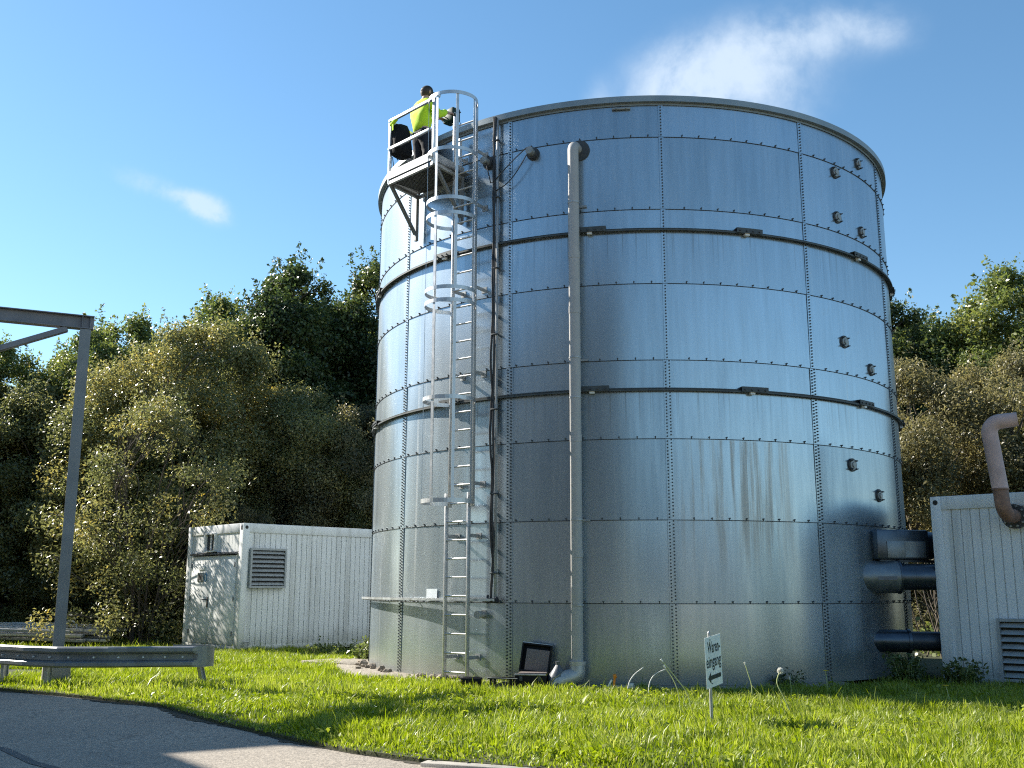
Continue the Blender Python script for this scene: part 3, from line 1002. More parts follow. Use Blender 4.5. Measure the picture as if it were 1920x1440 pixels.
# ------------------------------------------------------------------ pipes between tank and right container
def equip(name, label, cat): return empty(name, label, cat)


ax_ = Vector((0.95, 0.32, 0)).normalized()
t = equip('supply_pipe', 'thick dark pipe with pale collar joining tank to right container, middle of three', 'pipe')
X = Vector((1, 0, 0))
p0 = Vector((0, -2.95, 1.47))
m = MB(); m.tube([p0 + X * 3.2, p0 + X * 4.75], 0.185, 32)
for s_ in (4.02, 4.3): m.tube([p0 + X * (s_ - 0.01), p0 + X * (s_ + 0.01)], 0.189, 32)
m.build('pipe_body', MAT['duct'], t)
m = MB()
m.mi = 0; m.tube([p0 + X * 3.22, p0 + X * 3.80], 0.232, 36)
m.mi = 1
m.tube([p0 + X * 3.795, p0 + X * 3.82], 0.243, 36)
m.tube([p0 + X * 3.22, p0 + X * 3.245], 0.246, 36)
m.box(p0 + Vector((3.6, -0.226, -0.02)), (0.26, 0.02, 0.05))
m.build('collar', [MAT['duct_pale'], MAT['duct']], t)
t = equip('air_duct', 'boxy dark metal duct above the thick pipe, uppermost between tank and right container', 'duct')
q0 = Vector((3.30, -2.93, 1.93))
sd = Vector((-ax_.y, ax_.x, 0))
m = MB()
m.box(q0 + ax_ * 0.56, (0.84, 0.46, 0.43), (ax_, sd, Z), 0.03)
m.tube([q0 + ax_ * 0.97 - Z * 0.0, q0 + ax_ * 1.13], 0.205, 24)
m.tube([q0 + ax_ * 1.1 - Z * 0.02, q0 + ax_ * 1.75 - Z * 0.02], 0.13, 24)
m.build('duct_body', MAT['duct'], t)
m = MB()
m.box(q0 + ax_ * 0.60 - sd * 0.236 - Z * 0.07, (0.62, 0.012, 0.24), (ax_, sd, Z), 0.004)
m.box(q0 + ax_ * 0.72 - sd * 0.243 - Z * 0.07, (0.30, 0.006, 0.22), (ax_, sd, Z))
m.build('duct_panel', MAT['duct_pale'], t)
m = MB()
m.bar(q0 + ax_ * 0.2 - Z * 0.215 - sd * 0.15, q0 + ax_ * 1.2 - Z * 0.24 - sd * 0.15, 0.06, 0.04)
m.build('duct_support', MAT['steel_dark'], t)
t = equip('return_pipe', 'dark pipe near the grass, lowest between tank and right container', 'pipe')
r0 = Vector((0, -2.88, 0.57))
m = MB(); m.tube([r0 + X * 3.3, r0 + X * 4.8], 0.135, 28)
m.build('pipe_body', MAT['steel_dark'], t)
m = MB(); m.tube([r0 + X * 3.38, r0 + X * 3.90], 0.158, 28)
m.tube([r0 + X * 3.88, r0 + X * 3.92], 0.172, 28)
m.tube([r0 + X * 3.38, r0 + X * 3.405], 0.17, 28)
m.build('collar', MAT['duct'], t)


# ------------------------------------------------------------------ site containers
def grooved(m, length, z0, z1, pitch, at, flip=1):
    """sheet wall with vertical joints; at(u, d, z) places a point (u along, d depth inward)"""
    prof = [(0, 0)]
    x = pitch
    while x < length - 0.03:
        prof += [(x - 0.009, 0), (x - 0.005, 0.022), (x + 0.005, 0.022), (x + 0.009, 0)]
        x += pitch
    prof.append((length, 0))
    N = len(prof)
    vs = [at(u, d, z0) for u, d in prof] + [at(u, d, z1) for u, d in prof]
    fs = [(i, i + 1, N + i + 1, N + i) if flip > 0 else (i + 1, i, N + i, N + i + 1) for i in range(N - 1)]
    m.add(vs, fs, False)


def louvre(parent, cx0, cx1, z0, z1, slats):
    m = MB()
    y = -0.035
    for (c, s) in ((((cx0 + cx1) / 2, y, z1 - 0.02), (cx1 - cx0, 0.07, 0.04)), (((cx0 + cx1) / 2, y, z0 + 0.02), (cx1 - cx0, 0.07, 0.04)),
                   ((cx0 + 0.02, y, (z0 + z1) / 2), (0.04, 0.07, z1 - z0 - 0.081)), ((cx1 - 0.02, y, (z0 + z1) / 2), (0.04, 0.07, z1 - z0 - 0.081))):
        m.box(c, s)
    f = m.build('louvre', MAT['louvre'], parent)
    m = MB()
    m.box(((cx0 + cx1) / 2, -0.004, (z0 + z1) / 2), (cx1 - cx0 - 0.082, 0.006, z1 - z0 - 0.082))
    m.build('louvre_back', MAT['black'], f)
    h = (z1 - z0 - 0.08) / slats
    for i in range(slats):
        zc = z0 + 0.04 + h * (i + 0.5)
        m = MB()
        d = Vector((0, -0.72, -0.69)).normalized()
        m.box(((cx0 + cx1) / 2, -0.038, zc), (cx1 - cx0 - 0.084, 0.082, 0.006), (Vector((1, 0, 0)), d, Vector((1, 0, 0)).cross(d)))
        m.build('slat', MAT['louvre'], f)
    return f


def container(name, label, o, a, end=True):
    c = empty(name, label, 'container', o, a)
    L, W, H = 6.06, 2.44, 2.60
    m = MB(); m.mi = 0
    cp = 0.15
    for x in (cp / 2, L - cp / 2):
        for y in (cp / 2, W - cp / 2):
            m.box((x, y, H / 2), (cp, cp, H), None, 0.012)
    for y in (0.068, W - 0.068):
        m.box((L / 2, y, H - 0.095), (L - 2 * cp - 0.004, 0.12, 0.19), None, 0.008)
        m.box((L / 2, y, 0.06), (L - 2 * cp - 0.004, 0.12, 0.11), None, 0.008)
    for x in (0.068, L - 0.068):
        m.box((x, W / 2, H - 0.095), (0.12, W - 2 * cp - 0.004, 0.19), None, 0.008)
        m.box((x, W / 2, 0.06), (0.12, W - 2 * cp - 0.004, 0.11), None, 0.008)
    m.mi = 1
    for x in (0.075, L - 0.075):
        m.tube([(x, -0.003, H - 0.085), (x, 0.004, H - 0.085)], 0.036, 14)
    m.box((-0.002, 0.075, H - 0.09), (0.006, 0.055, 0.085))
    m.build('frame', [MAT['white'], MAT['black']], c)
    m = MB()
    grooved(m, L - 2 * cp, 0.115, H - 0.19, 0.128, lambda u, d, z: (cp + u, 0.03 + d, z))
    grooved(m, L - 2 * cp, 0.115, H - 0.19, 0.128, lambda u, d, z: (L - cp - u, W - 0.03 - d, z))
    if not end:
        m.mi = 1  # unseen end painted dark, standing in for shade mirrored in the tank
        grooved(m, W - 2 * cp, 0.115, H - 0.19, 0.128, lambda u, d, z: (0.03 + d, W - cp - u, z))
        m.mi = 0
    grooved(m, W - 2 * cp, 0.115, H - 0.19, 0.128, lambda u, d, z: (L - 0.03 - d, cp + u, z))
    m.build('wall', [MAT['white'], MAT['steel_dark']], c)
    m = MB()
    m.box((L / 2, W / 2, H - 0.03), (L - 0.14, W - 0.14, 0.05))
    m.build('roof', MAT['white'], c)
    return c


cL = container('site_container', 'white sheet metal container with double door, standing left behind the tank', (-7.989, 2.154, 0.02), 0.877)
louvre(cL, 0.165, 1.02, 1.275, 2.09, 8)
# door end (x = 0, faces -x): wall strip above, two leaves, lintel, window
m = MB()
grooved(m, 1.62 - 0.62, 2.02, 2.41, 0.128, lambda u, d, z: (0.03 + d, 2.29 - u, z))
grooved(m, 1.14 - 0.15, 2.02, 2.41, 0.128, lambda u, d, z: (0.03 + d, 1.14 - u, z))
m.box((0.04, 0.20, 1.06), (0.02, 0.10, 1.89)); m.box((0.04, 2.24, 1.06), (0.02, 0.10, 1.89))
m.box((0.03, 1.215, 2.425), (0.02, 0.15, 0.03))
m.build('wall', MAT['white'], cL)
for y0, y1, hy in ((0.262, 1.305, None), (1.313, 2.18, 1.38)):
    m = MB()
    m.mi = 0; m.box((0.022, (y0 + y1) / 2, 1.035), (0.04, y1 - y0, 1.83), None, 0.006)
    d_ = m.build('door', MAT['white'], cL)
    for z in (0.35, 1.05, 1.75):
        m = MB(); yy = y0 + 0.012 if hy is None else y1 - 0.012
        m.tube([(-0.006, yy, z - 0.05), (-0.006, yy, z + 0.05)], 0.012, 8)
        m.build('hinge', MAT['bolt'], d_)
    if hy:
        m = MB()
        m.box((-0.006, hy, 0.98), (0.014, 0.05, 0.22), None, 0.004)
        m.tube([(-0.01, hy, 1.03), (-0.06, hy, 1.03), (-0.065, hy + 0.13, 1.03)], 0.011, 8)
        m.build('handle', MAT['black'], d_)
        m = MB()
        m.box((-0.004, 1.74, 1.50), (0.012, 0.27, 0.19), None, 0.004)
        g_ = m.build('notice', MAT['flange'], d_)
        m = MB(); m.box((-0.0118, 1.76, 1.50), (0.004, 0.14, 0.10))
        m.build('notice_print', MAT['black'], g_)
        m = MB(); m.box((-0.004, 1.70, 1.70), (0.012, 0.24, 0.10), None, 0.004)
        m.build('label_plate', MAT['white_metal'], d_)
m = MB()
m.tube([(-0.012, 1.50 + 0.055 * math.cos(i * TAU / 16), 1.49 + 0.085 * math.sin(i * TAU / 16)) for i in range(16)], 0.009, 6, closed=True)
m.build('hose_loop', MAT['blue'], cL)
m = MB()
m.box((-0.012, 1.22, 1.985), (0.07, 2.0, 0.035), None, 0.004)
m.build('drip_bar', MAT['steel_dark'], cL)
m = MB()
for c_, s_ in (((0.0, 1.60, 2.24), (0.07, 0.035, 0.40)), ((0.0, 1.16, 2.24), (0.07, 0.035, 0.40)), ((0.0, 1.38, 2.425), (0.07, 0.405, 0.03)), ((-0.012, 1.38, 2.045), (0.10, 0.405, 0.03)), ((0.012, 1.38, 2.24), (0.03, 0.02, 0.335))):
    m.box(c_, s_)
w_ = m.build('window', MAT['white_metal'], cL)
m = MB(); m.box((0.03, 1.38, 2.235), (0.01, 0.404, 0.34))
m.build('pane', MAT['glass'], w_)
m = MB()
m.tube([(0.115, -0.06, 0.0), (0.115, -0.06, 0.19)], 0.012, 8); m.tube([(0.19, -0.06, 0.0), (0.19, -0.06, 0.19)], 0.012, 8)
m.tube([(0.09, -0.06, 0.195), (0.215, -0.06, 0.195)], 0.014, 8)
tag(m.build('hose_stub', MAT['galv_dull'], None), 'small steel hoop stub in the grass at the corner of the left container', 'stub').matrix_world = cL.matrix_basis

cR = container('site_container', 'white sheet metal container with rusty bent pipe, cut off by the right edge', (4.27, -3.128, 0.0), -0.614, end=False)
louvre(cR, 0.785, 1.80, 0.085, 0.91, 8)

# rusty vent pipe on the right container
v = empty('vent_pipe', 'faded pink and rusty bent pipe rising from the right container wall', 'pipe', (4.27, -3.128, 0.0), -0.614)
S0, OFF = 1.10, -0.36
m = MB(); m.smooth = True
a0 = Vector((S0 + 0.04, -0.04, 2.27)); a1 = Vector((S0, OFF, 2.27)); a2 = Vector((S0 - 0.02, OFF, 2.62))
m.mi = 1
m.tube([a0] + bend(a0, a1, a2, 0.17, 8) + [a2], 0.098, 22)
m.mi = 0
a3 = Vector((S0 - 0.11, OFF, 3.53)); a4 = a3 + Vector((0.36, 0.10, 0.03))
m.tube([a2] + bend(a2, a3, a4, 0.15, 8) + [a4], [0.104] * 10 + [0.095], 22)
m.build('pipe_body', [MAT['pink'], MAT['rust']], v)
m = MB()
m.tube([a2 - Z * 0.012, a2 + Z * 0.012], 0.109, 22)
m.build('weld_band', MAT['rust'], v)
m = MB()
m.mi = 0; m.tube([(S0 + 0.04, -0.002, 2.27), (S0 + 0.04, -0.05, 2.27)], 0.165, 28)
m.tube([(S0 + 0.04, -0.052, 2.27), (S0 + 0.04, -0.085, 2.27)], 0.165, 28)
m.mi = 1
for i in range(10):
    an = TAU * i / 10
    m.tube([(S0 + 0.04 + 0.14 * math.cos(an), -0.085, 2.27 + 0.14 * math.sin(an)), (S0 + 0.04 + 0.14 * math.cos(an), -0.115, 2.27 + 0.14 * math.sin(an))], 0.016, 6)
m.build('wall_flange', [MAT['gasket'], MAT['flange']], v)

# ------------------------------------------------------------------ steel gantry and guard rail on the left
gantry = empty('steel_gantry', 'grey steel post with cross beam and brace behind the guard rail', 'gantry', (0, 0, 0))
gx, gy = -8.0, -4.57
bd = Vector((-0.857, -0.515, 0)).normalized()
bs = Vector((-bd.y, bd.x, 0))
m = MB()
m.box((gx, gy, 0.11), (0.36, 0.36, 0.42), (bd, bs, Z), 0.02)
m.build('footing', MAT['concrete'], gantry)
m = MB()      # H section column
h0, h1 = 0.32, 5.04
for s_ in (-1, 1):
    m.box(Vector((gx, gy, (h0 + h1) / 2)) + bs * (0.066 * s_), (0.15, 0.011, h1 - h0), (bd, bs, Z))
m.box((gx, gy, (h0 + h1) / 2), (0.009, 0.12, h1 - h0), (bd, bs, Z))
m.box((gx, gy, h0 - 0.0), (0.24, 0.22, 0.02), (bd, bs, Z))
m.build('column', MAT['column'], gantry)
m = MB()      # I beam
bl = 7.5
b0 = Vector((gx, gy, 5.15)) - bd * 0.11
b1 = b0 + bd * bl
for dz, w, h in ((-0.093, 0.16, 0.013), (0.093, 0.16, 0.013)):
    m.bar(b0 + Z * dz, b1 + Z * dz, w, h)
m.bar(b0, b1, 0.009, 0.172)
m.box(b0 + bd * 0.16, (0.010, 0.14, 0.17), (bd, bs, Z))
m.box(b0 + bd * 0.05, (0.010, 0.14, 0.17), (bd, bs, Z))
m.build('beam', MAT['beam'], gantry)
m = MB()
k0 = Vector((gx, gy, 5.03)) + bd * 0.25
k1 = Vector((gx, gy, 5.03)) + bd * 4.2 - Z * 1.75
for s_ in (-1, 1):
    m.bar(k0 + bs * 0.045 * s_, k1 + bs * 0.045 * s_, 0.045, 0.075)
m.build('brace', MAT['beam'], gantry)
m = MB()
c2 = Vector((gx, gy, 0)) + bd * 6.6
for s_ in (-1, 1):
    m.box(c2 + bs * (0.066 * s_) + Z * 2.5, (0.15, 0.011, 5.08), (bd, bs, Z))
m.box(c2 + Z * 2.5, (0.009, 0.12, 5.08), (bd, bs, Z))
m.build('column', MAT['column'], gantry)

gr = empty('guard_rail', 'low grey W shaped crash barrier with rounded end along the road', 'guard rail')
# centre line and the direction that faces the road
line = [Vector(p) for p in ((-12.2, -3.15, 0), (-10.4, -4.05, 0), (-8.75, -4.88, 0), (-8.1, -5.20, 0), (-7.55, -5.36, 0), (-6.9, -5.26, 0), (-6.3, -5.08, 0), (-5.86, -4.97, 0))]
endp = line[-1]
dirn = (line[-1] - line[-2]).normalized()
nrm_ = Vector((dirn.y, -dirn.x, 0))
arc = []
cc = endp - nrm_ * 0.20
for i in range(1, 13):
    a = math.pi * 0.98 * i / 12
    arc.append(cc + nrm_ * (0.20 * math.cos(a)) + dirn * (0.25 * math.sin(a)))
arc.append(arc[-1] - dirn * 0.35)
path = line + arc
PROF = [(0.000, 0.270), (0.022, 0.266), (0.038, 0.250), (0.038, 0.205), (0.018, 0.182), (-0.046, 0.168), (-0.046, 0.092), (0.018, 0.080), (0.038, 0.064), (0.038, 0.024), (0.022, 0.006), (0.000, 0.0)]
vs = []; fs = []
NP = len(PROF)
for i, p in enumerate(path):
    t_ = (path[min(i + 1, len(path) - 1)] - path[max(0, i - 1)]).normalized()
    n_ = Vector((t_.y, -t_.x, 0))
    flat = max(0.0, min(1.0, (i - len(line) + 1) / 1.0))
    for side in (0, 1):
        for (d, z) in PROF:
            vs.append(p + n_ * (d * (1 - flat) + 0.0 - 0.004 * side) + Z * (0.255 + z))
W2 = NP * 2
for i in range(len(path) - 1):
    for side in (0, 1):
        for k in range(NP - 1):
            q = [i * W2 + side * NP + k, i * W2 + side * NP + k + 1, (i + 1) * W2 + side * NP + k + 1, (i + 1) * W2 + side * NP + k]
            fs.append(q if side else q[::-1])
    for k in (0, NP - 1):
        fs.append((i * W2 + k, (i + 1) * W2 + k, (i + 1) * W2 + NP + k, i * W2 + NP + k))
m = MB(); m.add(vs, fs, False)
m.build('beam', MAT['rail'], gr)
for (x, y, tx, ty, w) in ((-5.72, -4.80, -5.84, -4.90, 0.07), (-7.79, -5.13, -7.79, -5.13, 0.08), (-8.66, -4.74, -8.66, -4.74, 0.08), (-10.4, -3.9, -10.4, -3.9, 0.09)):
    m = MB()
    a, b = Vector((x, y, -0.1)), Vector((tx, ty, 0.48))
    m.bar(a + Vector((0, 0.0, 0)), b, 0.006, w, Vector((0.3, 1, 0)))
    for s_ in (-1, 1):
        m.bar(a + Vector((0.09, 0.3, 0)).normalized() * (w / 2) * s_, b + Vector((0.09, 0.3, 0)).normalized() * (w / 2) * s_, 0.055, 0.006, Vector((0.3, 1, 0)))
    m.build('post', MAT['galv_dull'], gr)
m = MB()
for i in range(2, len(line) - 1):
    for f in (0.2, 0.7):
        p = line[i].lerp(line[i + 1], f)
        n_ = Vector(((line[i + 1] - line[i]).y, -(line[i + 1] - line[i]).x, 0)).normalized()
        m.tube([p - n_ * 0.048 + Z * 0.385, p - n_ * 0.022 + Z * 0.385], 0.013, 8)
m.build('rail_bolt', MAT['white_metal'], gr)

# heap of aluminium profiles lying behind the guard rail
random.seed(21)
for i in range(30):
    m = MB()
    L_ = random.uniform(2.2, 3.6)
    cx, cy = -13.5 + random.uniform(-0.5, 0.5) + (0 if i < 20 else -0.5), 4.0 + (i % 10) * 0.13 + random.uniform(-0.03, 0.03)
    z = 0.14 + (i // 10) * 0.10 + (i % 10) * 0.012
    an = random.uniform(-0.03, 0.03) - 0.24
    d = Vector((math.cos(an), math.sin(an), random.uniform(-0.012, 0.012)))
    m.bar(Vector((cx, cy, z)) - d * L_ / 2, Vector((cx, cy, z)) + d * L_ / 2, 0.09, 0.06, Z, 0.006)
    kind = ['long pale', 'short pale', 'bent pale', 'dull grey', 'scuffed'][i % 5]
    tag(m.build('metal_profile', MAT['alu'] if i % 4 else MAT['galv_dull']), 'pale metal profile lying in the heap behind the guard rail', 'metal profile', 'metal profiles heaped behind the guard rail')
m = MB()
m.tube([(-12.75 + 0.16 * math.cos(a * math.pi / 10), 4.2, 0.36 + 0.20 * math.sin(a * math.pi / 10)) for a in range(11)], 0.018, 8)
tag(m.build('metal_hoop', MAT['white_metal']), 'small white metal hoop standing on the heap of metal profiles', 'hoop')

# ------------------------------------------------------------------ kerb
kp = [Vector(p) for p in ((-1.62, -10.46, 0), (-0.72, -10.68, 0), (0.20, -11.02, 0), (1.1, -11.48, 0), (2.0, -11.98, 0), (2.9, -12.47, 0))]
labels = ['first kerb stone at the grass corner, wedge cut, beside the road', 'second kerb stone along the grass, right of the corner stone']
for i in range(len(kp) - 1):
    m = MB()
    a, b = kp[i], kp[i + 1]
    d = (b - a).normalized()
    m.bar(a + d * 0.006 + Z * -0.085, b - d * 0.006 + Z * -0.085, 0.13, 0.16, Z, 0.012)
    o = m.build('kerb_stone', MAT['kerb'])
    tag(o, labels[i] if i < 2 else 'plain kerb stone in the row further right along the grass', 'kerb stone', 'kerb stones along the lawn')

# ------------------------------------------------------------------ loose stones at the foot of the tank
random.seed(4)
for i in range(26):
    a = random.uniform(-73, -31)
    r = RT_ + random.uniform(0.06, 0.30)
    s = random.uniform(0.025, 0.06) * (1.25 if a < -55 else 1)
    bm = bmesh.new()
    bmesh.ops.create_icosphere(bm, subdivisions=2, radius=1)
    sc_ = Vector((s * random.uniform(0.8, 1.6), s * random.uniform(0.8, 1.3), s * random.uniform(0.5, 0.9)))
    seed = random.random() * 50
    for v_ in bm.verts:
        k_ = 1 + 0.28 * math.sin(v_.co.x * 3.1 + seed) * math.cos(v_.co.y * 2.7 + seed * 2) + 0.12 * math.sin(v_.co.z * 5 + seed)
        v_.co = Vector((v_.co.x * sc_.x, v_.co.y * sc_.y, v_.co.z * sc_.z)) * k_
    me = bpy.data.meshes.new('stone'); bm.to_mesh(me); bm.free()
    me.materials.append(MAT['stone'])
    o = bpy.data.objects.new('stone', me); C.objects.link(o)
    o.location = pol(a, r, 0.06 + sc_.z * 0.5); o.rotation_euler = (0, 0, random.uniform(0, 6))
    tag(o, 'small brown stone lying on the gravel at the foot of the tank', 'stone', 'loose stones round the tank foot')

# ------------------------------------------------------------------ sign
sg = empty('direction_sign', 'small white goods entrance sign with black arrow on a thin post', 'sign', (0.716, -8.261, 0), 0)
m = MB()
m.tube([(0, 0, -0.05), (0, 0, 0.875)], 0.0155, 10)
m.tube([(0, 0, 0.875), (0, 0, 0.893)], [0.0155, 0.004], 10)
m.build('post', MAT['galv_dull'], sg)
yaw, roll = R_(60), R_(6)
xa = Vector((math.cos(yaw), math.sin(yaw), 0)); 
na = Vector((math.sin(yaw), -math.cos(yaw), 0))
xr = xa * math.cos(roll) + Z * math.sin(roll)
zr = (Z - xa * 0.05).normalized()
BW, BH = 0.345, 0.47
bc = Vector((0.022, 0.04, 0.612)) + na * 0.019
m = MB()
vs = [bc + xr * (BW / 2 * i) + zr * (BH / 2 * k) + na * (0.002 * j) for j in (-1, 1) for (i, k) in ((-1, -1), (1, -1), (1, 1), (-1, 1))]
m.add(vs, [(3, 2, 1, 0), (4, 5, 6, 7), (0, 1, 5, 4), (1, 2, 6, 5), (2, 3, 7, 6), (3, 0, 4, 7)], False)
board = m.build('board', MAT['sign'], sg)


def text_mesh(body, size, width):
    cu = bpy.data.curves.new('lettering', 'FONT')
    cu.body = body; cu.size = size; cu.align_x = 'CENTER'; cu.align_y = 'CENTER'
    cu.offset = 0.0015 * size / 0.1
    cu.extrude = 0.0
    to = bpy.data.objects.new('lettering_tmp', cu)
    C.objects.link(to)
    bpy.context.view_layer.update()
    me = bpy.data.meshes.new_from_object(to.evaluated_get(bpy.context.evaluated_depsgraph_get()))
    bpy.data.objects.remove(to); bpy.data.curves.remove(cu)
    xs = [v_.co.x for v_ in me.vertices]
    k_ = width / (max(xs) - min(xs)); mid = (max(xs) + min(xs)) / 2
    for v_ in me.vertices: v_.co = Vector(((v_.co.x - mid) * k_, v_.co.y, 0))
    return me


def on_board(me, cx, cz, name, parent):
    for v_ in me.vertices:
        v_.co = bc + xr * (cx + v_.co.x) + zr * (cz + v_.co.y) + na * 0.0035
    me.materials.clear(); me.materials.append(MAT['ink'])
    o = bpy.data.objects.new(name, me); C.objects.link(o); o.parent = parent


on_board(text_mesh('Waren-', 0.155, 0.27), 0.015, 0.13, 'lettering', board)
on_board(text_mesh('eingang', 0.155, 0.315), 0.0, 0.0, 'lettering', board)
me = bpy.data.meshes.new('arrow')
me.from_pydata([(-0.14, 0, 0), (-0.075, 0.055, 0), (-0.075, 0.02, 0), (0.14, 0.02, 0), (0.14, -0.02, 0), (-0.075, -0.02, 0), (-0.075, -0.055, 0)], [], [(0, 1, 2, 5, 6), (2, 3, 4, 5)])
on_board(me, 0, -0.145, 'arrow', board)
m = MB()
for kz in (0.205, -0.20):
    c_ = bc + zr * kz - xr * 0.06
    m.tube([c_, c_ + na * 0.006], 0.007, 8)
m.build('screw', MAT['bolt'], board)

# ------------------------------------------------------------------ tool case and kit at the foot of the tank
cs = empty('tool_case', 'open black tool case with grey foam lid standing at the tank foot', 'case', (-1.33, -4.72, 0.0), R_(-4))
m = MB()
m.box((0, 0, 0.105), (0.42, 0.32, 0.19), None, 0.015)
m.build('base', MAT['case'], cs)
m = MB()
m.bar((-0.205, -0.165, 0.2), (0.205, -0.165, 0.2), 0.02, 0.018, Z, 0.004)
m.build('rim', MAT['galv_dull'], cs)
lz = Vector((0.10, 0.24, 0.96)).normalized(); lx = Vector((1, 0, -0.10)).normalized(); ly = lz.cross(lx)
lo = Vector((-0.0, 0.14, 0.205))
m = MB()
m.box(lo + lz * 0.185 + ly * 0.035, (0.40, 0.03, 0.37), (lx, ly, lz), 0.006)
for c_, s_ in ((lo + lz * 0.36, (0.40, 0.075, 0.02)), (lo + lz * 0.01, (0.40, 0.075, 0.02)), (lo + lz * 0.185 - lx * 0.19, (0.02, 0.075, 0.33)), (lo + lz * 0.185 + lx * 0.19, (0.02, 0.075, 0.33))):
    m.box(c_, s_, (lx, ly, lz))
lid = m.build('lid', MAT['case'], cs)
m = MB()
m.box(lo + lz * 0.155 + lx * 0.025 - ly * 0.012, (0.31, 0.05, 0.285), (lx, ly, lz), 0.008)
m.build('lid_foam', MAT['foam'], lid)
m = MB()
m.bar(lo + lz * 0.374 - lx * 0.195 - ly * 0.03, lo + lz * 0.374 + lx * 0.20 - ly * 0.03, 0.025, 0.008, lz)
m.build('lid_edge', MAT['galv'], lid)
m = MB()
m.box((0.02, -0.05, 0.212), (0.36, 0.16, 0.024), None, 0.005)
m.build('base_foam', MAT['foam'], cs)
for x in (-0.12, 0.12):
    m = MB(); m.box((x, -0.166, 0.15), (0.04, 0.012, 0.06), None, 0.003)
    m.build('latch', MAT['bolt'], cs)

tr = empty('equipment_trolley', 'low black folding trolley frame left of the open tool case', 'trolley', (-1.70, -4.86, -0.01), R_(-6))
tr.scale = (1, 1, 0.72)
m = MB()
for x in (-0.13, 0.13):
    m.tube([(x, -0.1, 0.0), (x, -0.1, 0.22)], 0.02, 8); m.tube([(x, 0.1, 0.0), (x, 0.1, 0.22)], 0.02, 8)
m.bar((-0.17, -0.1, 0.225), (0.2, -0.1, 0.225), 0.03, 0.02); m.bar((-0.17, 0.1, 0.225), (0.2, 0.1, 0.225), 0.03, 0.02)
m.build('frame', MAT['case'], tr)
for y in (-0.12, 0.12):
    m = MB()
    m.tube([(-0.0, y - 0.02, 0.085), (-0.0, y + 0.02, 0.085)], 0.07, 18)
    m.build('wheel', MAT['gasket'], tr)
m = MB(); m.bar((-0.18, -0.12, 0.24), (0.22, -0.12, 0.235), 0.03, 0.008)
m.build('edge_strip', MAT['galv_dull'], tr)

m = MB()
m.box((-2.13, -4.72, 0.085), (0.27, 0.17, 0.12), None, 0.015)
m.bar((-2.24, -4.72, 0.15), (-2.02, -4.72, 0.15), 0.03, 0.01)
tag(m.build('battery_box', MAT['case']), 'low black box in the grass between ladder foot and trolley', 'box')
m = MB(); m.smooth = True
m.lathe([(0.0, 0.0), (0.11, 0.0), (0.14, 0.05), (0.12, 0.16), (0.06, 0.25), (0.025, 0.30), (0.035, 0.34), (0.0, 0.345)], 14, centre=(-0.99, -4.78, 0.02))
for i, v_ in enumerate(m.v):
    k_ = 1 + 0.12 * math.sin(v_[2] * 31 + math.atan2(v_[1] + 4.78, v_[0] + 0.99) * 5)
    m.v[i] = (-0.99 + (v_[0] + 0.99) * k_, -4.78 + (v_[1] + 4.78) * k_, v_[2])
tag(m.build('plastic_sack', plain('sooty_sack', (0.10, 0.11, 0.125), 0.5, 0, 0.35, 10, 0.3)), 'crumpled dark tied sack behind the open tool case', 'sack')

m = MB()
m.bar((-0.36, -4.98, 0.07), (0.0, -5.0, 0.08), 0.05, 0.035)
kit = m.build('valve_fitting', MAT['galv_dull'])
tag(kit, 'small metal fitting with an orange cap lying in the grass right of the pipe outlet', 'fitting')
m = MB()
m.tube([(-0.27, -5.0, 0.05), (-0.25, -5.0, 0.20)], 0.015, 8); m.tube([(-0.27, -5.0, 0.2), (-0.23, -5.0, 0.21)], 0.026, 8)
m.build('cap', MAT['orange'], kit)
m = MB(); m.tube([(-0.05, -5.0, 0.06), (-0.05, -5.0, 0.12)], 0.035, 8); m.tube([(-0.35, -5.0, 0.05), (-0.29, -5.0, 0.16)], 0.012, 8)
m.build('stub', MAT['white_metal'], kit)


# ------------------------------------------------------------------ flower stalks in the lawn
def stalk(pts, r, name, label, cat, head=None, mat='stem', group=None):
    b = Vector(pts[0])
    t = empty(name, label, cat, b, 0, group)
    P_ = [Vector(p) - b for p in pts]
    # smooth the polyline
    Q = []
    for i in range(len(P_) - 1):
        p_1, p_2 = P_[i], P_[i + 1]
        p_0 = P_[max(i - 1, 0)]; p_3 = P_[min(i + 2, len(P_) - 1)]
        for j in range(4):
            u = j / 4
            Q.append(0.5 * ((2 * p_1) + (p_2 - p_0) * u + (2 * p_0 - 5 * p_1 + 4 * p_2 - p_3) * u * u + (3 * p_1 - p_0 - 3 * p_2 + p_3) * u ** 3))
    Q.append(P_[-1])
    m = MB(); m.tube(Q, r * 0.85, 6); m.build('stem', MAT[mat], t)
    e = P_[-1]
    if head == 'ball':
        m = MB(); m.smooth = True
        random.seed(int(abs(b.x) * 1000))
        for i in range(70):
            zz = 1 - 2 * (i + 0.5) / 70; a = i * 2.39996
            d = Vector((math.sqrt(1 - zz * zz) * math.cos(a), math.sqrt(1 - zz * zz) * math.sin(a), zz))
            m.tube([e, e + d * 0.034], [0.001, 0.004], 4)
        m.build('seed_head', MAT['petal'], t)
    elif head == 'flat':
        m = MB()
        for i in range(18):
            a = i * TAU / 18
            d = Vector((math.cos(a), math.sin(a), 0.25)).normalized()
            m.bar(e, e + d * 0.034, 0.010, 0.002)
        m.build('flower_head', MAT['yellow_petal'], t)
    elif head == 'bud':
        m = MB(); m.tube([e, e + (P_[-1] - P_[-2]).normalized() * 0.035], [0.006, 0.012], 8)
        m.build('bud', MAT['petal'], t)
    return t


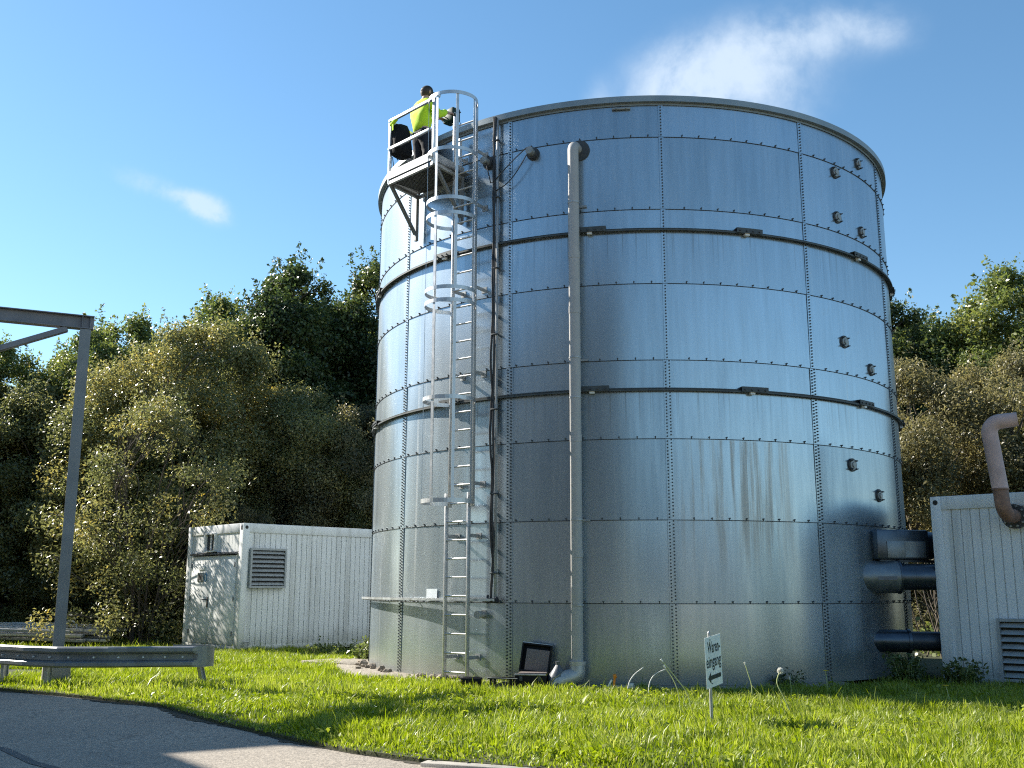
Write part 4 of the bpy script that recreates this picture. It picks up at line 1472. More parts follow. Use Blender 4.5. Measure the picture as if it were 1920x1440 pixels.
stalk([(-0.10, -5.3, 0), (-0.07, -5.28, 0.15), (0.0, -5.25, 0.25), (0.11, -5.22, 0.33)], 0.0075, 'bare_stalk', 'curved pale bare stalk, left of the pair near the tank', 'flower stalk', None, 'petal')
stalk([(0.16, -5.4, 0), (0.18, -5.38, 0.16), (0.25, -5.35, 0.26), (0.38, -5.33, 0.32)], 0.007, 'bare_stalk', 'curved pale bare stalk, right of the pair near the tank', 'flower stalk', None, 'petal')
stalk([(0.58, -7.2, 0), (0.55, -7.2, 0.2), (0.44, -7.2, 0.36), (0.30, -7.2, 0.53)], 0.0055, 'dandelion', 'long leaning dandelion stalk left of the sign', 'dandelion', 'bud')
stalk([(0.46, -7.4, 0), (0.45, -7.4, 0.2), (0.40, -7.4, 0.36), (0.32, -7.38, 0.48)], 0.005, 'dandelion', 'second thin leaning stalk beside the sign, shorter and fainter', 'dandelion', 'bud')
stalk([(1.33, -6.1, 0), (1.33, -6.1, 0.2), (1.30, -6.1, 0.32), (1.27, -6.1, 0.43)], 0.006, 'dandelion', 'upright stalk with pale bud right of the sign', 'dandelion', 'bud')
stalk([(1.60, -7.3, 0), (1.53, -7.3, 0.18), (1.46, -7.3, 0.34), (1.50, -7.3, 0.46)], 0.006, 'dandelion', 'dandelion with round white seed head right of the sign', 'dandelion', 'ball')
stalk([(2.32, -5.2, 0), (2.33, -5.2, 0.18), (2.32, -5.2, 0.31)], 0.006, 'dandelion', 'yellow flat dandelion flower before the tank foot', 'dandelion', 'flat')
stalk([(3.55, -6.0, 0), (3.52, -6.0, 0.12), (3.50, -6.0, 0.22)], 0.006, 'dandelion', 'low yellow dandelion before the right container', 'dandelion', 'flat')
stalk([(1.86, -5.4, 0), (1.87, -5.4, 0.12), (1.86, -5.4, 0.22)], 0.005, 'dandelion', 'small brownish bud between seed head and yellow flower', 'dandelion', 'bud')


# ------------------------------------------------------------------ the worker on the platform
def skin_mesh(name, verts, edges, radii, mat, parent=None, sub=2, root=0):
    bm = bmesh.new()
    lay = bm.verts.layers.skin.verify()
    bv = [bm.verts.new(v_) for v_ in verts]
    for a, b in edges: bm.edges.new((bv[a], bv[b]))
    bm.verts.ensure_lookup_table()
    for i, r in enumerate(radii):
        bm.verts[i][lay].radius = r if isinstance(r, tuple) else (r, r)
        bm.verts[i][lay].use_root = (i == root)
    me = bpy.data.meshes.new(name); bm.to_mesh(me); bm.free()
    o = bpy.data.objects.new(name, me); C.objects.link(o)
    k_ = o.modifiers.new('skin', 'SKIN'); k_.use_smooth_shade = True
    s_ = o.modifiers.new('sub', 'SUBSURF'); s_.levels = sub; s_.render_levels = sub
    bpy.context.view_layer.update()
    fin = bpy.data.meshes.new_from_object(o.evaluated_get(bpy.context.evaluated_depsgraph_get()))
    fin.name = name
    fin.materials.clear(); fin.materials.append(mat)
    bpy.data.objects.remove(o)
    fin.polygons.foreach_set('use_smooth', [True] * len(fin.polygons))
    o = bpy.data.objects.new(name, fin); C.objects.link(o)
    if parent: o.parent = parent
    return o


PPOS = Vector((-3.20, -3.49, PZ + 0.036))
face_dir = Vector((0.66, 0.75, 0)).normalized()
prz = math.atan2(-face_dir.x, face_dir.y)
worker = empty('person', 'worker in yellow hi-vis jacket, black trousers and dark cap on the platform', 'person', PPOS, prz)
# joints; x right, y forward, z up
hands = {}
V = [(0, 0, 0.90), (0, -0.015, 1.08), (0, -0.01, 1.28), (0, 0.02, 1.42), (0, 0.05, 1.49), (0, 0.075, 1.56), (0, 0.08, 1.63), (0, 0.075, 1.68)]
Rd = [(0.145, 0.105), (0.135, 0.10), (0.155, 0.11), (0.085, 0.075), (0.056, 0.058), (0.070, 0.085), (0.074, 0.092), (0.045, 0.055)]
Ed = [(0, 1), (1, 2), (2, 3), (3, 4), (4, 5), (5, 6), (6, 7)]


def chain(start, pts_, rs):
    prev = start
    for p_, r_ in zip(pts_, rs):
        V.append(p_); Rd.append(r_); Ed.append((prev, len(V) - 1)); prev = len(V) - 1
    return prev


for s_ in (-1, 1):
    w = chain(2, [(0.175 * s_, 0.0, 1.36), (0.235 * s_, 0.13, 1.17), (0.15 * s_, 0.35, 1.31), (0.135 * s_, 0.395, 1.33), (0.13 * s_, 0.44, 1.34)],
              [0.060, 0.046, 0.031, 0.030, 0.036])
    for q, (dx, L_) in enumerate(((-0.028, 0.062), (-0.010, 0.072), (0.010, 0.068), (0.027, 0.052))):
        bx = 0.13 * s_ + dx
        chain(w, [(bx, 0.475, 1.345), (bx - 0.004 * s_, 0.475 + L_ * 0.55, 1.338), (bx - 0.012 * s_, 0.472 + L_ * 0.8, 1.310)], [0.0095, 0.009, 0.008])
    chain(w, [(0.13 * s_ - 0.034 * s_, 0.435, 1.36), (0.13 * s_ - 0.052 * s_, 0.465, 1.37), (0.13 * s_ - 0.058 * s_, 0.495, 1.365)], [0.012, 0.010, 0.009])
    chain(0, [(0.095 * s_, 0.0, 0.83), (0.115 * s_, 0.03, 0.48), (0.12 * s_, -0.03, 0.10), (0.125 * s_, 0.06, 0.045), (0.13 * s_, 0.16, 0.035)],
          [0.088, 0.060, 0.040, 0.038, 0.032])
skin_mesh('body', V, Ed, Rd, MAT['skin'], worker)
# jacket
V = [(0, -0.005, 0.86), (0, -0.015, 1.06), (0, -0.012, 1.28), (0, 0.012, 1.41), (0, 0.032, 1.465)]
Rd = [(0.185, 0.150), (0.180, 0.145), (0.190, 0.142), (0.125, 0.105), (0.084, 0.084)]
Ed = [(0, 1), (1, 2), (2, 3), (3, 4)]
for s_ in (-1, 1):
    chain(2, [(0.185 * s_, -0.005, 1.355), (0.245 * s_, 0.13, 1.165), (0.165 * s_, 0.31, 1.285), (0.152 * s_, 0.36, 1.315)], [0.082, 0.070, 0.055, 0.050])
jk = skin_mesh('jacket', V, Ed, Rd, MAT['hivis'], worker)


def folds(o, amp, seed):
    nr = [v_.normal.copy() for v_ in o.data.vertices]
    for v_, n_ in zip(o.data.vertices, nr):
        c_ = v_.co
        w_ = math.sin(c_.z * 46 + math.sin(c_.x * 17 + seed) * 2.2 + c_.y * 12) + 0.7 * math.sin(c_.z * 21 - c_.x * 28 + c_.y * 25 + seed)
        v_.co = c_ + n_ * (amp * w_)


folds(jk, 0.007, 1.0)
# trousers
V = [(0, 0, 1.0), (0, 0, 0.88)]
Rd = [(0.160, 0.125), (0.165, 0.132)]
Ed = [(0, 1)]
for s_ in (-1, 1):
    chain(1, [(0.098 * s_, 0.0, 0.80), (0.118 * s_, 0.03, 0.48), (0.122 * s_, -0.03, 0.12), (0.122 * s_, -0.028, 0.07)], [0.108, 0.084, 0.068, 0.070])
folds(skin_mesh('trousers', V, Ed, Rd, MAT['trouser'], worker), 0.005, 2.0)
for s_ in (-1, 1):
    m = MB(); m.smooth = True
    m.box((0.125 * s_, 0.045, 0.052), (0.105, 0.285, 0.10), None, 0.04)
    m.build('shoe', MAT['black'], worker)
# cap: dome with a peak; hair below
hc = Vector((0, 0.075, 1.635))
m = MB(); m.smooth = True
prof = [(0.096 * math.cos(a * math.pi / 16), 0.105 * math.sin(a * math.pi / 16)) for a in range(0, 9)]
m.lathe([(0.091, -0.03)] + prof, 24, centre=hc)
for i, v_ in enumerate(m.v):
    m.v[i] = (v_[0] * 0.92, hc.y + (v_[1] - hc.y) * 1.14, v_[2] + 0.018 * (v_[1] - hc.y) / 0.1)
m.add([hc + Vector((x, y, z)) for z, dz in ((-0.012, 0), (-0.004, 0)) for (x, y) in ((-0.075, 0.085), (-0.055, 0.155), (0, 0.185), (0.055, 0.155), (0.075, 0.085))],
      [(0, 1, 2, 3, 4), (9, 8, 7, 6, 5), (0, 5, 6, 1), (1, 6, 7, 2), (2, 7, 8, 3), (3, 8, 9, 4)], False)
m.build('cap', MAT['cap'], worker)
m = MB(); m.smooth = True
m.lathe([(0.070, -0.085), (0.090, -0.05), (0.096, -0.01), (0.09, 0.03)], 20, 90, 450, True, (0, 0.062, 1.628))
m.build('hair', MAT['hair'], worker)
m = MB(); m.smooth = True
m.tube([(0, 0.160, 1.625), (0, 0.186, 1.592), (0, 0.165, 1.580)], [0.012, 0.017, 0.010], 8)
m.build('nose', MAT['skin'], worker)
for s_ in (-1, 1):
    m = MB(); m.smooth = True
    m.tube([(0.083 * s_, 0.07, 1.575), (0.097 * s_, 0.062, 1.60), (0.088 * s_, 0.07, 1.628)], [0.010, 0.018, 0.010], 8)
    m.build('ear', MAT['skin'], worker)
    m = MB(); m.tube([(0.03 * s_, 0.158, 1.617), (0.03 * s_, 0.167, 1.617)], 0.010, 8)
    m.build('eye', MAT['black'], worker)
m = MB(); m.tube([(-0.024, 0.160, 1.555), (0, 0.167, 1.553), (0.024, 0.160, 1.555)], 0.006, 6)
m.build('mouth', MAT['rust'], worker)

dv = empty('handheld_device', 'dark green box with dangling cord held out by the worker', 'device', PPOS, prz)
m = MB()
m.box((0.015, 0.58, 1.36), (0.26, 0.17, 0.23), None, 0.025)
m.build('housing', MAT['device'], dv)
m = MB()
m.box((0.015, 0.67, 1.38), (0.18, 0.012, 0.13), None, 0.004)
m.build('screen', MAT['case'], dv)
m = MB()
m.bar((0.146, 0.52, 1.37), (0.146, 0.63, 1.37), 0.006, 0.02)
m.build('stripe', MAT['flange'], dv)
m = MB()
m.tube([(0.10, 0.66, 1.31), (0.13, 0.68, 1.22), (0.11, 0.66, 1.10), (0.06, 0.64, 0.98)], [0.006, 0.006, 0.006, 0.006], 6)
m.tube([(0.06, 0.64, 0.98), (0.045, 0.635, 0.91)], [0.011, 0.011], 6)
m.build('cord', MAT['cable'], dv)
m = MB()
m.tube([(0.14, 0.60, 1.41), (0.19, 0.63, 1.39)], 0.012, 6)
m.build('knob', MAT['black'], dv)

# bag hung over the corner of the railing
bgp = Vector((pL.x, pL.y, 0)) + tv * 0.06 - nv * 0.16
bag = empty('rucksack', 'black bag hanging from the platform railing behind the worker', 'bag', (bgp.x, bgp.y, PZ))
m = MB(); m.smooth = True
for zz in range(8): pass
sec = [(0.40, 0.10), (0.43, 0.155), (0.50, 0.175), (0.62, 0.17), (0.76, 0.165), (0.86, 0.15), (0.93, 0.11), (0.955, 0.04)]
NB = 18
vs = []
for (z, r) in sec:
    for i in range(NB):
        a = TAU * i / NB
        w_ = 1 + 0.10 * math.sin(3 * a + z * 9) + 0.05 * math.sin(7 * a - z * 23)
        ca, sa = math.cos(a), math.sin(a)
        ex = (abs(ca) ** 0.7) * (1 if ca > 0 else -1) * r * 0.68 * w_
        ey = (abs(sa) ** 0.7) * (1 if sa > 0 else -1) * r * 1.0 * w_
        p = tv * ex + nv * ey
        vs.append((p.x, p.y, z))
fs = [(k_ * NB + i, k_ * NB + (i + 1) % NB, (k_ + 1) * NB + (i + 1) % NB, (k_ + 1) * NB + i) for k_ in range(len(sec) - 1) for i in range(NB)]
fs += [list(range(NB))[::-1], [(len(sec) - 1) * NB + i for i in range(NB)]]
m.add(vs, fs, True)
m.build('bag_body', MAT['bag'], bag)
m = MB()
q0_ = tv * 0.02 + nv * 0.18
m.bar(q0_ + Z * 0.80, q0_ * 1.02 + Z * 0.90, 0.035, 0.006, nv)
m.bar(-tv * 0.06 + nv * 0.17 + Z * 0.90, tv * 0.08 + nv * 0.15 + Z * 0.985, 0.05, 0.05, Z, 0.012)
m.build('strap', MAT['hivis'], bag)
m = MB()
for i, (dx, L_) in enumerate(((-0.10, 0.16), (0.0, 0.09), (0.09, 0.12))):
    p = tv * dx + nv * 0.08
    m.tube([p + Z * 0.42, p + Z * (0.42 - L_ * 0.6) + tv * 0.02, p + Z * (0.42 - L_) + tv * 0.03], 0.007, 5)
m.build('loose_strap', MAT['bag'], bag)

# ------------------------------------------------------------------ trees
def rot_axis(n_):
    """random unit vectors"""
    return n_


def leaf_quads(P, Nrm, size, rg, aspect=0.55):
    n_ = len(P)
    rnd = rg.normal(size=(n_, 3))
    t1 = np.cross(Nrm, rnd); t1 /= np.linalg.norm(t1, axis=1, keepdims=True) + 1e-9
    t2 = np.cross(Nrm, t1)
    L_ = (size * rg.uniform(0.6, 1.35, n_))[:, None]
    w = L_ * aspect
    cup = Nrm * (L_ * 0.12)
    V4 = np.stack([P - t1 * L_ * 0.5, P + t2 * w * 0.5 + cup, P + t1 * L_ * 0.5 - cup * 0.8, P - t2 * w * 0.5 + cup], 1)
    return V4.reshape(-1, 3), np.arange(n_ * 4).reshape(-1, 4)


def crown_mesh(name, seed, h, w, d, base, n_clump, n_leaf, size, mat, parent, sprigs=14, shape='dome', aspect=0.55, open_=0.0):
    """crown of leaf clumps in an uneven envelope; returns clump centres"""
    rg = np.random.default_rng(seed)
    cents = []; rads = []
    while len(cents) < n_clump:
        u = rg.uniform(0, 1)
        a = rg.uniform(0, TAU)
        if shape == 'dome':
            prof_ = math.sqrt(max(0.0, 1 - (max(0, u - 0.32) / 0.68) ** 2)) * (0.86 + 0.14 * min(1, u / 0.3))
        else:
            prof_ = min(1, (1.06 - u) ** 0.75) * (0.55 + 0.45 * min(1, u / 0.22))
        lump = 1 + 0.16 * math.sin(2 * a + seed + u * 4) + 0.12 * math.sin(5 * a + seed * 2.3 - u * 7)
        rr = rg.uniform(0.25, 1) ** 0.45
        x, y = math.cos(a) * prof_ * lump * rr * w / 2, math.sin(a) * prof_ * lump * rr * d / 2
        z = base + u * (h - base)
        cents.append((x, y, z)); rads.append(rg.uniform(0.075, 0.15) * (w + d) / 2 * (0.75 if u > 0.85 else 1))
    cents = np.array(cents); rads = np.array(rads)
    wgt = rads ** 2; wgt /= wgt.sum()
    idx = rg.choice(n_clump, n_leaf, p=wgt)
    dv_ = rg.normal(size=(n_leaf, 3)); dv_ /= np.linalg.norm(dv_, axis=1, keepdims=True)
    rr = rg.uniform(0.0, 1, n_leaf) ** 0.42
    stretch = np.array([1.0, 1.0, 0.85])
    P = cents[idx] + dv_ * stretch * (rads[idx] * rr)[:, None] * rg.uniform(0.85, 1.2, n_leaf)[:, None]
    Nn = dv_ * 0.6 + rg.normal(size=(n_leaf, 3)) * 0.75 + np.array([0, 0, 0.45])
    Nn /= np.linalg.norm(Nn, axis=1, keepdims=True)
    ctone = rg.uniform(0.15, 0.75, n_clump)
    tone = np.clip(ctone[idx] + rg.normal(0, 0.16, n_leaf), 0, 1)
    # shoots that stand out of the outline
    sP, sN, sT = [], [], []
    order = np.argsort(-(cents[:, 2] + rg.uniform(0, 0.18 * h, n_clump)))
    for i in order[:sprigs]:
        L_ = rg.uniform(0.25, 0.75) * min(1.2, h / 9)
        dirn_ = np.array([rg.normal(0, 0.22), rg.normal(0, 0.22), 1.0]); dirn_ /= np.linalg.norm(dirn_)
        nl = int(34 * L_ / 0.6)
        tt = rg.uniform(0, 1, nl)
        st = cents[i] + np.array([rg.normal(0, 0.3), rg.normal(0, 0.3), rads[i] * 0.6])
        sp = st + dirn_ * (tt * L_)[:, None] + rg.normal(size=(nl, 3)) * (0.16 * (1.1 - tt))[:, None]
        sP.append(sp); sN.append(rg.normal(size=(nl, 3))); sT.append(np.full(nl, ctone[i]) + rg.normal(0, 0.1, nl))
    if sP:
        P = np.concatenate([P] + sP)
        n2 = np.concatenate(sN); n2 /= np.linalg.norm(n2, axis=1, keepdims=True)
        Nn = np.concatenate([Nn, n2]); tone = np.concatenate([tone, np.clip(np.concatenate(sT), 0, 1)])
    keep = P[:, 2] > 0.03
    P, Nn, tone = P[keep], Nn[keep], tone[keep]
    Vq, Fq = leaf_quads(P, Nn, size, rg, aspect)
    np_mesh(name, Vq, Fq, mat, parent, tone)
    return cents, rads


def limb(m, a, b, r0, r1, rg, n=6, sag=0.12):
    a, b = Vector(a), Vector(b)
    L_ = (b - a).length
    off = Vector((rg.normal(), rg.normal(), rg.normal() * 0.4)) * L_ * sag
    pts_ = []
    for i in range(n + 1):
        u = i / n
        p = a.lerp(b, u) + off * math.sin(u * math.pi) + Vector((0, 0, 0.10 * L_)) * math.sin(u * math.pi)
        pts_.append(p)
    m.tube(pts_, [r0 + (r1 - r0) * i / n for i in range(n + 1)], 6, cap=False)


def make_tree(name, label, cat, group, seed, h, w, d, base, n_clump, n_leaf, size, mat, stems=1, shape='dome', sprigs=14, trunk_r=0.16, bark='bark', twigs=26, aspect=0.55):
    t = empty(name, label, cat, (0, 0, 0), 0, group)
    cents, rads = crown_mesh('crown', seed, h, w, d, base, n_clump, n_leaf, size, MAT[mat], t, sprigs, shape, aspect)
    rg = np.random.default_rng(seed + 77)
    m = MB(); m.smooth = True
    if stems == 1:
        tops = [(rg.normal() * 0.2, rg.normal() * 0.2, h * 0.82)]
    else:
        tops = [(math.cos(TAU * i / stems + rg.uniform(-.3, .3)) * w * 0.24, math.sin(TAU * i / stems + rg.uniform(-.3, .3)) * d * 0.24, h * rg.uniform(0.55, 0.8)) for i in range(stems)]
    for tp in tops:
        bx = Vector((tp[0] * 0.14, tp[1] * 0.14, -0.2))
        limb(m, bx, tp, trunk_r, trunk_r * 0.3, rg, 8, 0.05)
    pick = rg.choice(len(cents), min(twigs, len(cents)), replace=False)
    for i in pick:
        tp = tops[int(np.argmin([np.linalg.norm(np.array(q) - cents[i]) for q in tops]))]
        u = max(0.12, min(0.9, (cents[i][2] - rads[i]) / tp[2] * 0.75))
        st = Vector((tp[0] * 0.14, tp[1] * 0.14, -0.2)).lerp(Vector(tp), u)
        limb(m, st, Vector(cents[i]) + Vector((0, 0, rads[i] * 0.3)), trunk_r * 0.34, 0.012, rg, 6, 0.10)
    m.build('trunk', MAT[bark], t)
    return t


def put(t, x, y, s=1.0, rz=0.0, label=None, first=False, sz=None, group=None):
    o = t if first else copy_tree(t)
    o.location = (x, y, -0.12)
    o.scale = (s, s, sz or s)
    o.rotation_euler = (0, 0, rz)
    if label: o['label'] = label
    if group: o['group'] = group
    return o


GW = 'trees along the edge of the wood'
GB = 'bushes in front of the wood'
bushA = make_tree('tree', 'wide olive brown bushy tree behind the heap of metal profiles and gantry post', 'tree', GB, 11, 8.6, 7.0, 5.0, 0.2, 240, 240000, 0.088, 'leaf_olive', 6, 'dome', 26, 0.07, 'twig', 50, 0.5)
bushB = make_tree('tree', 'yellowish bush at the left edge below the gantry beam', 'tree', GB, 12, 6.6, 5.2, 4.0, 0.1, 170, 150000, 0.086, 'leaf_olive', 5, 'dome', 20, 0.08, 'twig', 46, 0.5)
darkT = make_tree('tree', 'tall dark ragged tree just left of the tank', 'tree', GW, 13, 11.6, 5.6, 5.2, 1.2, 150, 115000, 0.125, 'leaf_dark', 1, 'dome', 60, 0.2, 'bark', 30)
greenT = make_tree('tree', 'mid green tree with leafy shoots behind the olive bush', 'tree', GW, 14, 10.8, 5.4, 5.0, 1.0, 150, 115000, 0.12, 'leaf_green', 1, 'dome', 60, 0.2, 'bark', 30)
brownT = make_tree('tree', 'dark brown twiggy bush right above the left container', 'tree', GB, 15, 6.4, 5.4, 4.2, 0.2, 140, 120000, 0.08, 'leaf_brown', 6, 'dome', 16, 0.07, 'twig', 70, 0.42)

put(bushA, -12.3, 9.0, 1.0, 0.4, first=True)
put(bushB, -17.0, 9.0, 1.06, 0.2, first=True)
put(darkT, -8.6, 15.2, 1.05, 0.3, first=True)
put(greenT, -13.9, 14.2, 1.0, 1.1, first=True)
put(brownT, -7.3, 9.6, 0.98, 0.5, first=True)
left = [
    (darkT, -11.0, 13.2, 1.0, 2.2, 'dark ragged tree with shoots against the sky, left of the tallest tree by the tank'),
    (darkT, -9.9, 15.0, 0.94, 4.0, 'dark tree filling the gap between two taller ragged trees left of the tank'),
    (darkT, -7.0, 17.0, 0.98, 5.2, 'dark tree mostly hidden behind the left edge of the tank'),
    (greenT, -17.0, 14.0, 0.95, 2.7, 'mid green tree whose top stands right of the gantry post'),
    (greenT, -16.6, 10.9, 0.84, 4.1, 'mid green tree directly behind the gantry beam end'),
    (greenT, -18.6, 9.9, 0.78, 0.2, 'mid green tree at the far left under the gantry beam'),
    (greenT, -11.9, 15.6, 0.98, 5.6, 'mid green tree between olive bush and dark ragged tree'),
    (bushB, -14.6, 8.2, 0.62, 3.0, 'low yellowish bush beside the heap of metal profiles'),
    (bushB, -19.6, 9.6, 1.15, 1.5, 'olive bush cut by the left edge of the view'),
    (bushA, -9.6, 9.8, 0.80, 2.5, 'olive bush rising behind the door end of the left container'),
    (brownT, -5.6, 11.2, 0.95, 2.2, 'dark brown bush over the left container beside the tank edge'),
    (brownT, -9.8, 7.2, 0.52, 1.4, 'low brown bush touching the door end of the left container'),
    (bushB, -19.0, 7.0, 0.42, 0.8, 'small low bush in the shade left of the gantry post'),
]
for t_, x, y, s_, rz, lab in left: put(t_, x, y, s_, rz, lab)
right = [
    (greenT, 12.6, 16.6, 1.08, 0.6, 'tall leafy green tree at the right edge above the right container'),
    (greenT, 11.0, 18.6, 0.96, 2.9, 'green tree left of the tallest right hand tree'),
    (darkT, 9.0, 17.6, 0.95, 1.3, 'dark tree right beside the upper right edge of the tank'),
    (darkT, 10.6, 19.8, 0.94, 3.6, 'dark tree in the dip of the right hand tree line'),
    (greenT, 15.4, 18.0, 1.1, 4.8, 'green tree cut by the right edge of the view'),
    (brownT, 7.6, 9.6, 1.12, 0.9, 'brown twiggy bush between the tank and the right container'),
    (brownT, 10.2, 9.6, 1.14, 3.4, 'brown twiggy bush behind the rusty bent pipe'),
    (brownT, 12.6, 9.0, 1.12, 5.2, 'brown twiggy bush behind the right container, at the right edge'),
    (bushA, 6.2, 13.4, 0.76, 1.0, 'olive bush mostly hidden behind the right edge of the tank'),
    (bushA, 12.0, 12.4, 0.84, 3.9, 'olive bush over the right container below the green trees'),
    (darkT, 3.0, 19.0, 0.9, 0.2, 'dark tree wholly behind the right half of the tank'),
    (greenT, -1.5, 19.5, 0.9, 0.9, 'green tree wholly behind the middle of the tank'),
]
for t_, x, y, s_, rz, lab in right: put(t_, x, y, s_, rz, lab)
sparse = make_tree('tree', 'sparse twiggy bush whose branches shade the door end of the left container', 'tree', GB, 31, 5.8, 4.2, 3.8, 0.3, 90, 20000, 0.085, 'leaf_olive', 7, 'dome', 16, 0.028, 'bark', 110, 0.45)
put(sparse, -11.35, 4.75, 1.0, 0.0, first=True)
random.seed(6)
for i in range(16):
    x = -34 + i * 2.3 if i < 11 else 6 + (i - 11) * 4.2
    put([darkT, greenT][i % 2], x, (19.5 if i < 11 else 23) + random.uniform(-1.5, 1.5), random.uniform(0.72, 0.84), random.uniform(0, 6), 'tree in the second row of the wood, mostly hidden behind the front trees')
for i in range(7):
    put(bushB, -27 + i * 3.4, 14.0 + random.uniform(-0.8, 0.8), 0.62, random.uniform(0, 6), 'low understorey bush in the dark behind the front bushes', group='understorey bushes')

# bare stems in the gap between tank and right container
rg = np.random.default_rng(41)
m = MB(); m.smooth = True
for i in range(26):
    x, y = rg.uniform(5.6, 7.2), rg.uniform(2.2, 5.0)
    top = Vector((x + rg.normal() * 0.4, y + rg.normal() * 0.3, rg.uniform(1.4, 2.6)))
    limb(m, (x, y, -0.12), top, 0.018, 0.005, rg, 6, 0.08)
    limb(m, Vector((x, y, -0.12)).lerp(top, 0.5), top + Vector((rg.normal() * 0.5, 0.1, -0.2)), 0.010, 0.003, rg, 5, 0.1)
tag(m.build('dry_stems', MAT['twig']), 'bare pale stems in the dark gap between tank and right container', 'shrub')

# ------------------------------------------------------------------ low weeds along the foot of tank and containers
def weed(name, label, seed, x, y, h, w, n_leaf, size, mat, group=None):
    t = empty(name, label, 'weed', (x, y, 0), 0, group)
    rg = np.random.default_rng(seed)
    st = 14
    a = rg.uniform(0, TAU, st); r = rg.uniform(0, w / 2, st)
    bx = np.stack([np.cos(a) * r * 0.5, np.sin(a) * r * 0.5, np.zeros(st)], 1)
    tx = np.stack([np.cos(a) * r, np.sin(a) * r, rg.uniform(0.5, 1, st) * h], 1)
    m = MB()
    for i in range(st): m.tube([bx[i], bx[i] * 0.6 + tx[i] * 0.4 + np.array([0, 0, 0.03]), tx[i]], [0.006, 0.005, 0.003], 5)
    m.build('stem', MAT['stem'], t)
    idx = rg.integers(0, st, n_leaf); u = rg.uniform(0.15, 1, n_leaf)
    P = bx[idx] + (tx[idx] - bx[idx]) * u[:, None] + rg.normal(size=(n_leaf, 3)) * 0.05
    P[:, 2] = np.abs(P[:, 2])
    Nn = rg.normal(size=(n_leaf, 3)) + np.array([0, 0, 0.8]); Nn /= np.linalg.norm(Nn, axis=1, keepdims=True)
    Vq, Fq = leaf_quads(P, Nn, size, rg, 0.5)
    np_mesh('foliage', Vq, Fq, MAT[mat], t, rg.uniform(0.1, 0.7, n_leaf))
    return t


weed('weed', 'dark green weed clump between left container and tank', 1, -4.75, 0.15, 0.42, 0.8, 700, 0.07, 'leaf_green')
weed('weed', 'low weed clump before the middle of the left container', 2, -5.9, 1.7, 0.22, 1.6, 900, 0.06, 'leaf_green')
weed('weed', 'shaded weed clump under the lowest dark pipe', 3, 3.75, -3.35, 0.42, 0.7, 700, 0.07, 'leaf_green')
weed('weed', 'shaded weed clump at the left foot of the right container', 4, 4.35, -3.55, 0.35, 0.6, 500, 0.07, 'leaf_green')
weed('weed', 'small weed at the tank foot right of the sign', 5, 1.95, -4.25, 0.22, 0.5, 300, 0.05, 'leaf_dark')
weed('weed', 'weed below the louvre of the right container', 6, 5.35, -4.15, 0.28, 0.8, 500, 0.06, 'leaf_green')

# ------------------------------------------------------------------ grass
def edge_y(x):
    xs = np.array([p_[0] for p_ in EDGE]); ys = np.array([p_[1] for p_ in EDGE])
    return np.interp(x, xs, ys)


def vnoise(x, y, s, seed):
    """cheap smooth value noise"""
    g = np.random.default_rng(seed).uniform(0, 1, (64, 64))
    u, v_ = x / s + 31.7, y / s + 17.3
    i, j = np.floor(u).astype(int), np.floor(v_).astype(int)
    fu, fv = u - i, v_ - j
    fu = fu * fu * (3 - 2 * fu); fv = fv * fv * (3 - 2 * fv)
    G = lambda a, b: g[a % 64, b % 64]
    return (G(i, j) * (1 - fu) + G(i + 1, j) * fu) * (1 - fv) + (G(i, j + 1) * (1 - fu) + G(i + 1, j + 1) * fu) * fv


rg = np.random.default_rng(99)


def scatter(n_, x0, x1, y0, y1):
    x, y = rg.uniform(x0, x1, n_), rg.uniform(y0, y1, n_)
    ok = y > edge_y(x) + rg.uniform(-0.05, 0.05, n_)
    rad = np.hypot(x, y); th = np.degrees(np.arctan2(x, -y))
    lim = 4.72 + 0.42 * np.clip((-30 - th) / 22, 0, 1)
    ok &= rad > lim + rg.uniform(-0.06, 0.10, n_)
    # not inside containers
    for (ox, oy, a) in ((-7.989, 2.154, 0.877), (4.27, -3.128, -0.614)):
        lx_ = (x - ox) * math.cos(a) + (y - oy) * math.sin(a); ly_ = -(x - ox) * math.sin(a) + (y - oy) * math.cos(a)
        ok &= ~((lx_ > -0.02) & (lx_ < 6.1) & (ly_ > -0.01) & (ly_ < 2.46))
    # camera sees only this wedge (a margin is kept on both sides)
    dx, dy = x, y + 18.606
    ok &= (np.abs(dx * 0.993 + dy * 0.114) < 0.60 * (dy * 0.993 - dx * 0.114) + 0.8)
    return x[ok], y[ok]


zones = [(210000, -4.2, 8.5, -11.6, -6.2), (120000, -9.0, 8.5, -6.2, -2.5), (60000, -10.5, -4.4, -2.5, 3.2), (22000, -17, -9.0, -2.5, 8.0), (60000, -10.5, -4.2, -9.6, -6.2)]
xs, ys = zip(*[scatter(*z_) for z_ in zones])
gx_, gy_ = np.concatenate(xs), np.concatenate(ys)
n = len(gx_)
cl = vnoise(gx_, gy_, 0.32, 1); cl2 = vnoise(gx_, gy_, 1.3, 2); cl3 = vnoise(gx_, gy_, 0.11, 3)
keep = rg.uniform(0, 1, n) < 0.30 + 0.75 * cl
gx_, gy_, cl, cl2, cl3 = gx_[keep], gy_[keep], cl[keep], cl2[keep], cl3[keep]
n = len(gx_)
near_edge = np.clip((gy_ - edge_y(gx_)) / 0.5, 0.35, 1)
h = (0.040 + 0.058 * cl + 0.042 * cl2) * rg.uniform(0.55, 1.35, n) * near_edge
tall = rg.uniform(0, 1, n) < 0.02
h = np.where(tall, h * 1.8, h)
wd = rg.uniform(0.004, 0.0085, n)
broad = (cl3 > 0.72) & (rg.uniform(0, 1, n) < 0.5)
wd = np.where(broad, wd * 2.6, wd); h = np.where(broad, h * 0.7, h)
